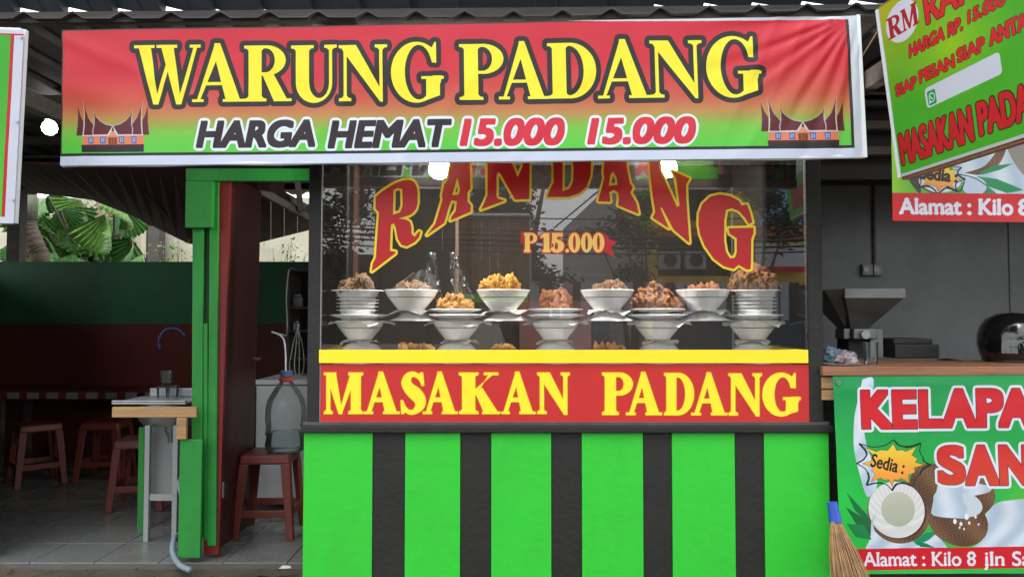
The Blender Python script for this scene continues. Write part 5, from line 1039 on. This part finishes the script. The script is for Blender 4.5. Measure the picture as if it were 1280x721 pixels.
ct = thing('stall_counter', 'brown wooden counter top over the coconut banner', 'counter', (2.2, 3.3, 0)); zc1, zc0 = mz(458, 3.27), mz(469.5, 3.27)
for k in range(3): b = MB(); b.box(mx(1027.5, 3.27), 3.6, 3.27 + k * .165, 3.27 + k * .165 + .161, zc0, zc1 + .001 * (k % 2)); b.build('board', M_counter, ct, bevel=.003)
for y0, y1, dx in ((471, 486, 0), (487.5, 500, 3)): b = MB(); b.box(mx(1026, 3.29), mx(1041 + dx, 3.29), 3.29, 3.34, mz(y1, 3.29), mz(y0, 3.29)); b.build('bearer_end', M_wood, ct, bevel=.003)
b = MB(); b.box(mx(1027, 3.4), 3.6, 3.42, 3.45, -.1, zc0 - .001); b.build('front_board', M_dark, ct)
# socket outlet with conduit
so_ = thing('wall_outlet', 'double wall socket with a conduit running up the grey wall', 'socket', tuple(at(1089, 345, YG)))
for x0, x1 in ((1076, 1089), (1090, 1101)): b = MB(); b.box(mx(x0, YG), mx(x1, YG), YG - .035, YG - .002, mz(344.5, YG), mz(330.5, YG)); b.build('socket_box', mat('dull_socket_grey', (.16, .17, .16), .5) if x0 == 1076 else bpy.data.materials['dull_socket_grey'], so_, bevel=.004); b = MB(); c_ = at((x0 + x1) / 2, 337, YG - .036); b.tube([c_, c_ + Vector((0, -.004, 0))], .016, 14); b.build('socket_face', M_steel2, so_)
b = MB(); b.tube([at(1093, 330, YG - .012), at(1092, 210, YG - .012)], .010, 8); b.build('conduit', M_dwood, so_)
# grinder
gr = thing('coconut_grinder', 'metal coconut grinder with a wide tapered hopper on the stall counter', 'grinder', (mx(1090, 3.95), 3.95, zc1)); YM = 3.85
def hopper(px0, px1, y0, y1, cx, w2, Y): a, c_ = mx(px0, Y), mx(px1, Y); z1 = mz(y0, Y); z0 = mz(y1, Y); D = .34; m0, m1 = mx(cx - w2, Y), mx(cx + w2, Y); return a, c_, z1, z0, D, m0, m1
a, c_, z1, z0, D, m0, m1 = hopper(1052, 1124, 373, 411, 1083, 11, YM)
b = MB(); t1 = [(a, YM - .05, z1), (c_, YM - .05, z1), (c_, YM + D, z1), (a, YM + D, z1)]; t0_ = [(m0, YM + .08, z0), (m1, YM + .08, z0), (m1, YM + .18, z0), (m0, YM + .18, z0)]
b.add(t0_ + t1, [(0, 1, 5, 4), (1, 2, 6, 5), (2, 3, 7, 6), (3, 0, 4, 7)]); ti = [(x * .985 + (a + c_) / 2 * .015, y, z) for x, y, z in t1]; b.build('hopper', M_steel2, gr)
b = MB(); zr_ = mz(361, YM); b.box(a - .005, c_ + .005, YM - .056, YM - .05, z1, zr_); b.box(a - .006, a, YM - .05, YM + D, z1, zr_); b.box(c_, c_ + .006, YM - .05, YM + D, z1, zr_); b.box(a, c_, YM + D, YM + D + .006, z1, zr_); b.build('hopper_rim', M_steel2, gr, bevel=.002)
b = MB(); xq = mx(1030, YM); b.add([(a, YM - .05, zr_), (a, YM + .30, zr_), (xq, YM + .3, zr_ - .0), (xq, YM - .02, zr_ - .01), (mx(1068, YM), YM + .1, z0 + .0), (mx(1068, YM), YM + .2, z0)], [(0, 3, 4), (0, 1, 2, 3), (3, 2, 5, 4), (1, 5, 2)]); b.build('feed_chute', M_steel2, gr)
b = MB(); b.box(mx(1069, YM), mx(1099, YM), YM + .02, YM + .2, mz(424, YM), mz(411, YM)); b.build('grinder_head', M_steel2, gr, bevel=.006)
b = MB(); p = Vector((mx(1082, YM), YM + .02, mz(418, YM))); b.tube([p, p + Vector((0, -.02, 0))], .022, 16); b.build('bearing_cap', M_steel, gr, smooth=True)
b = MB(); b.box(mx(1060, YM), mx(1068, YM), YM + .05, YM + .16, mz(424, YM), mz(411, YM)); b.build('gearbox', M_steel2, gr, bevel=.004); b = MB(); b.box(mx(1094, YM), mx(1111, YM), YM + .06, YM + .24, zc1, mz(412, YM)); b.build('gearbox', M_steel2, gr, bevel=.004)
b = MB(); b.box(mx(1069, YM), mx(1094, YM), YM + .08, YM + .22, zc1, mz(424, YM)); b.build('pedestal', M_dark, gr)
b = MB(); b.box(mx(1112, 3.95), mx(1167, 3.95), 3.9, 4.15, zc1, mz(430, 3.95)); b.box(mx(1114, 3.95), mx(1163, 3.95), 3.93, 4.14, mz(430, 3.95), mz(423, 3.95)); o = b.build('tool_box', mat('dusty_black_box', (.03, .03, .03), .6), bevel=.006); tag(o, 'low black box beside the grinder on the stall counter', 'box')
for x, Yx, l in ((1088, 3.42, 'clear drinking glass standing on the counter edge in front of the grinder'),):
    p = Vector((mx(x, Yx), Yx, zc1 + .001)); t = thing('drinking_glass', l, 'glass', tuple(p)); b = MB(); r = .032; h = .098; b.lathe([(.001, .0), (r * .84, .0), (r * .9, .02), (r, h), (r * .94, h), (r * .8, .014), (.001, .012)], p, 24, wob=.02); b.build('glass', M_clear2, t, smooth=True)
def plastic_bag(px, py, Y, w, h, col, label, seed):
    me = lump(seed, .38, 4, 2.8); o = bpy.data.objects.new('plastic_bag', me); COL.objects.link(o); m = mat('bag_%s' % col[0], col[1], .25, var=.5, scale=9, bump=.6, bscale=14, trans=.35, coat=.6); me.materials.append(m)
    p = at(px, py, Y); s_ = Y / F; o.location = (p.x, Y, zc1 + h * s_ * .46); o.scale = (w * s_ / 2, .06, h * s_ / 2.1); tag(o, label, 'bag')
plastic_bag(1041, 450, 3.44, 25, 22, ('blue', (.25, .42, .52)), 'pale blue plastic bag of coconut on the counter end', 2); plastic_bag(1056, 452, 3.37, 25, 18, ('pink', (.52, .44, .48)), 'pinkish clear plastic bag in front of the blue one', 5)
b = MB(); p = Vector((mx(1048, 3.38), 3.38, zc1)); b.lathe([(.001, .002), (.06, .002), (.09, .006), (.092, .008), (.06, .006), (.001, .006)], p, 28); tag(b.build('saucer', M_china, smooth=True), 'flat white saucer under the plastic bags', 'saucer')
# helmet
hp = Vector((mx(1268, 3.6), 3.62, zc1)); hm = thing('helmet', 'glossy black motorcycle helmet on the right end of the counter', 'helmet', tuple(hp)); Mh = mat('gloss_black_helmet', (.008, .008, .009), .18, coat=.8); s_ = 3.6 / F
b = MB(); R = 38 * s_; b.lathe([(R * .80, .0), (R * .92, .03), (R, .09), (R * .98, .13), (R * .90, .17), (R * .72, .205), (R * .42, .228), (.001, .235)], hp, 40, sy=1.1); b.build('shell', Mh, hm, smooth='all')
b = MB(); n = 24
for j in range(7):
    for i in range(n + 1): a_ = math.pi * (1.08 + .84 * i / n); zz = .045 + .10 * j / 6; rr_ = R * (1.03 - .10 * (j / 6) ** 2); b.v.append((hp.x + rr_ * math.cos(a_), hp.y + rr_ * 1.1 * math.sin(a_), hp.z + zz))
for j in range(6):
    for i in range(n): q = j * (n + 1) + i; b.f.append((q, q + 1, q + n + 2, q + n + 1)); b.m.append(0)
b.build('visor', mat('dark_visor', (.004, .004, .005), .05, coat=1), hm, smooth='all'); b = MB(); b.lathe([(R * .83, .0), (R * .86, .012), (R * .80, .016), (R * .78, .004)], hp, 40, sy=1.1); b.build('rim_trim', M_cable, hm, smooth='all')
plastic = None
b = MB(); b.tube(bez([tuple(at(1165, 452, 3.8)), tuple(at(1185, 449, 3.7)), tuple(at(1210, 453, 3.65)), tuple(at(1232, 450, 3.62))], 6), .006, 6); tag(b.build('helmet_strap', M_cable, smooth='all'), 'black strap trailing from the helmet along the counter', 'strap')
# broom
pbm = at(1042, 628, 3.12); br = thing('broom', 'palm-rib broom with blue handle leaning at the counter corner', 'broom', (pbm.x + .1, 3.05, -.05))
b = MB(); b.tube([at(1040, 627, 3.13), at(1044.5, 652, 3.12)], [.020, .026], 14); b.build('handle', M_bluep, br, smooth=True)
b = MB(); r = random.Random(9)
for i in range(230):
    a = r.random() * 6.28; q = math.sqrt(r.random()); t_ = at(1044 + 6 * q * math.cos(a), 651, 3.12 + .02 * q * math.sin(a)); tb_ = at(1067 + 27 * q * math.cos(a) + r.gauss(0, 1.5), 738 + r.uniform(-8, 6), 3.04 + .09 * q * math.sin(a)); md = t_.lerp(tb_, .45) + Vector((.008 * q * math.cos(a), 0, r.uniform(-.003, .003)))
    b.tube([t_, md, tb_], [.0016, .0016, .0009], 4, caps=False)
b.build('bristles', M_bristle, br, kind='stuff')
b = MB(); c0 = at(1051, 676, 3.10)
for k in range(2): b.tube([c0 + Vector((.034 * math.cos(a), .022 * math.sin(a), .004 * k - .006 * math.cos(a))) for a in np.linspace(0, 6.283, 24)], .0028, 6)
b.build('binding', M_bluep, br)
# cable loop and litter in the gutter
b = MB(); c0 = Vector((mx(340, 3.72), 3.74, -.028)); b.tube([c0 + Vector((.075 * math.cos(a), .05 * math.sin(a), .006 * math.sin(3 * a))) for a in np.linspace(.3, 6.0, 30)], .004, 6); tag(b.build('rubber_ring', M_cable, smooth='all'), 'black rubber loop lying on the dirt beside the counter', 'loop')
b = MB(); r = random.Random(4)
for i in range(170):
    x = r.uniform(-3.2, -.9); y = r.uniform(3.35, 3.89); s_ = r.uniform(.003, .011); z = -.026 - .03 * (3.9 - y) + .016 * noise.noise((x * 2.1, y * 2.6, 0)); M_ = Matrix.Translation((x, y, z)) @ Matrix.Rotation(r.random() * 6, 4, 'Z') @ Matrix.Rotation(r.uniform(-.5, .5), 4, 'X'); b.box(-s_, s_, -s_ * .6, s_ * .6, -s_ * .3, s_ * .3, M=M_, m=r.randrange(3))
b.build('gravel', [M_conc, mat('pebble', (.12, .10, .075), .9), mat('dead_leaf_brown', (.07, .035, .02), .9)], kind='stuff')
p = at(356, 710, 3.75); b = MB(); b.hexa([p + Vector((-.03, 0, -.002)), p + Vector((.03, .005, 0)), p + Vector((.02, .03, 0)), p + Vector((-.02, .03, 0))], [p + Vector((-.025, 0, .004)), p + Vector((.025, .005, .006)), p + Vector((.02, .028, .004)), p + Vector((-.02, .028, .006))]); tag(b.build('paper_scrap', M_paper), 'scrap of white paper on the dirt by the counter foot', 'litter')

# ------------------------------------------------------------------ across the street (seen reflected in the glass)
def rf_(px, py, D): k = (D + 2 * YB) / F; return Vector(((px - 640) * k, -D, EYE + (395 - py) * k))
def rbox(name, px0, px1, py0, py1, D, th, m, parent=None): a = rf_(px0, py1, D); c_ = rf_(px1, py0, D); b = MB(); b.box(a.x, c_.x, -D - th, -D, a.z, c_.z); return b.build(name, m, parent)
M_hw = mat('grey_white_cladding', (.42, .44, .49), .8, var=.1, dirt=.4); M_hy = mat('ochre_yellow_wall', (.75, .52, .12), .8, var=.15, dirt=.4); M_or = mat('orange_fascia', (.55, .17, .04), .6); M_win = glass_mat('far_window', 2.2, (.1, .12, .14)); M_dk2 = mat('near_black_matt', (.03, .03, .03), .7)
hs_ = thing('gabled_house', 'grey gabled house across the street, reflected in the middle of the glass', 'house', tuple(rf_(760, 430, 13.0)))
a, c_ = rf_(704, 286, 13), rf_(812, 270, 13); pk = rf_(772, 222, 13)
for i in range(12): z0 = -.06 + i * (a.z + .06) / 12; b = MB(); b.box(a.x, c_.x, -13.1 - .01 * (i % 2), -13, z0 + .01, z0 + (a.z + .06) / 12); b.build('cladding_board', M_hw, hs_)
b = MB(); b.prism([(a.x, a.z), (c_.x, a.z), (pk.x, pk.z)], -13.1, -13.02); b.build('gable', M_hw, hs_)
for s0, s1 in ((a, pk), (c_, pk)): b = MB(); b.bar(s0 + Vector((-.25 if s0 is a else .25, .2, 0)), s1 + Vector((0, .1, .06)), .10, .04, up=(0, 0, 1)); b.build('roof', M_dwood, hs_)
yh = thing('shop_house', 'yellow shop house with orange fascia across the street, reflected at the right', 'house', tuple(rf_(910, 430, 12)))
b = MB(); p0, p1 = rf_(815, 224, 12), rf_(1035, 224, 12); b.box(p0.x, p1.x, -16, -12, -.06, p1.z + .2); b.build('wall', M_hy, yh)
rbox('recess_shade_sheet', 823, 945, 299, 352, 11.98, .01, M_dk2, yh); rbox('orange_band', 812, 1040, 284, 297, 11.9, .1, M_or, yh); rbox('lower_fascia', 822, 1030, 345, 356, 11.9, .1, M_hy, yh); rbox('shutter', 816, 1034, 357, 440, 11.97, .02, mat('blue_grey_shutter', (.10, .12, .15), .6), yh)  # dark recess is a flat sheet with the shade put into its colour
w1 = rbox('window', 950, 1010, 228, 281, 11.95, .04, mat('sky_blue_glazing', (.16, .42, .75), .4), yh)
for k in (970, 990): rbox('mullion', k, k + 2, 228, 281, 11.93, .02, M_hw, w1)
w1 = rbox('window', 862, 905, 235, 275, 11.95, .04, M_dk2, yh)
for x in (826, 858):
    w = rbox('air_conditioner', x, x + 25, 314, 336, 11.7, .25, M_hw, yh); a = rf_(x + 12.5, 325, 11.69); b = MB(); b.tube([a, a + Vector((0, .02, 0))], .16, 20); b.build('fan_grille', M_dk2, w)
sg = rbox('shop_sign', 945, 1012, 305, 333, 11.6, .05, mat('pale_sign', (.55, .55, .58), .6)); tag(sg, 'pale shop sign board reflected low at the right end of the glass', 'sign'); sg = rbox('shop_sign', 945, 1012, 333, 340, 11.6, .05, M_red); tag(sg, 'red strip sign reflected under the pale sign board', 'sign')
sg = rbox('billboard', 799, 812, 238, 292, 11.0, .05, M_green); tag(sg, 'narrow green street sign reflected beside the grey house', 'sign')
kio = thing('wooden_kiosk', 'brown boarded kiosk across the street, reflected left of the price sticker', 'kiosk', tuple(rf_(618, 430, 7.2)))
for i in range(9): rbox('board', 571 + i * 10.3, 571 + i * 10.3 + 10, 272, 405, 7.2, .04 + .01 * (i % 2), mat('kiosk_board', (.19, .12, .06), .8, var=.35) if i == 0 else bpy.data.materials['kiosk_board'], kio)
rbox('roof_edge', 568, 664, 266, 269, 7.1, .8, mat('kiosk_white_edge', (.75, .8, .82), .5), kio); rbox('pole', 662, 664, 266, 410, 7.1, .04, M_hw, kio)
rbox('banner_strip', 575, 660, 368, 378, 7.1, .02, mat('lime_strip', (.22, .55, .05), .5), kio)
fn = thing('low_fence', 'low grey fence across the street, reflected behind the bowls', 'fence', tuple(rf_(740, 400, 9)))
for i in range(34): x = 560 + i * 13; rbox('slat', x, x + 10, 352 + (i % 2), 400, 9, .03, M_hw if i % 3 else M_dwood, fn)
dkb = rbox('dark_building', 468, 575, 190, 430, 12.5, 3, mat('dark_brown_building', (.045, .04, .035), .8, var=.3)); tag(dkb, 'dark building mass across the street, reflected in the left of the glass', 'building')
lw = rbox('sky_block_wall', 360, 470, 318, 430, 12.4, .3, M_dk2); tag(lw, 'dark wall added across the street to keep sky out of the reflection low at the left', 'wall')  # wall added so that less sky is reflected low at the left
def street_tree(label, px, D, crown, n, seed, leaf=.16, trunk=.16):
    r = random.Random(seed); base = rf_(px, 430, D); base.z = -.1; t = thing('street_tree', label, 'tree', tuple(base), 'trees across the street'); tk = MB(); lf = MB()
    for (cx, cy, w, h) in crown:
        c0 = rf_(cx, cy, D); k = (D + 2 * YB) / F; hub = Vector((c0.x, c0.y + r.uniform(-.5, .5), c0.z - h * k * .2)); mid = base.lerp(hub, .55) + Vector((r.uniform(-.2, .2), 0, .2)); tk.tube([base, base.lerp(mid, .5), mid, hub], [trunk, trunk * .75, trunk * .4, trunk * .15], 8)
        for q in range(max(3, n // 60)):
            e = hub + Vector((r.gauss(0, .42) * w * k, r.gauss(0, .5), r.gauss(0, .38) * h * k)); tk.tube([hub, hub.lerp(e, .5) + Vector((0, 0, .05)), e], [.03, .02, .006], 4)
            for _ in range(60):
                p = hub.lerp(e, r.uniform(.3, 1.1)) + Vector((r.gauss(0, .16), r.gauss(0, .16), r.gauss(0, .13))); d = Vector((r.uniform(-1, 1), r.uniform(-1, 1), r.uniform(-.7, .4))).normalized(); s_ = d.orthogonal().normalized(); L_ = leaf * r.uniform(.6, 1.3)
                lf.add([p, p + d * L_ * .5 + s_ * L_ * .2, p + d * L_, p + d * L_ * .5 - s_ * L_ * .2], [(0, 1, 2, 3)])
    tk.build('trunk', M_bark, t, smooth='all'); lf.build('crown', M_leafd, t, kind='stuff')
street_tree('dense street tree, reflected left of the price sticker', 660, 9.5, [(600, 235, 40, 34), (640, 262, 26, 34), (655, 315, 26, 50), (560, 215, 46, 34), (680, 352, 26, 26), (690, 175, 90, 20)], 1100, 1)
street_tree('airy street tree, reflected across the grey gabled house', 790, 10.5, [(775, 278, 26, 16), (800, 300, 24, 16), (748, 296, 16, 8), (790, 340, 26, 14), (810, 250, 20, 20)], 420, 2, .12, .07)
street_tree('street tree with feathery top, reflected before the yellow shop house', 950, 9.8, [(880, 232, 34, 24), (960, 240, 34, 30), (930, 215, 40, 20), (975, 275, 20, 24)], 700, 3, .14, .1)
street_tree('street tree, reflected at the left end of the glass', 455, 9.0, [(436, 245, 30, 44), (425, 320, 30, 44), (500, 200, 60, 24), (400, 270, 30, 40)], 900, 4, .14, .1)
for i, (y0, y1, rr_) in enumerate(((268, 272, .012), (290, 296, .02), (297, 301, .028), (303, 309, .02), (311, 316, .014), (286, 284, .01))):
    b = MB(); b.tube([rf_(420 + 700 * u, lerp(y0, y1, u) + 10 * (4 * u * (1 - u)) - 6, 6.5) for u in np.linspace(-.8, 1.8, 30)], rr_, 6); tag(b.build('overhead_wire', M_cable, smooth='all'), ('highest', 'second', 'thickest', 'fourth', 'lowest', 'upper thin')[i] + ' of the black wires sagging along the street, reflected in the glass', 'wire', 'overhead street wires')
for x in (-9.0, 13.5): b = MB(); b.tube([(x, -6.5, -.2), (x, -6.5, 5.2)], [.13, .09], 12); tag(b.build('utility_pole', mat('pole_concrete', (.3, .3, .28), .8) if x < 0 else bpy.data.materials['pole_concrete'], smooth=True), ('left' if x < 0 else 'right') + ' concrete pole carrying the street wires behind the viewer', 'pole')
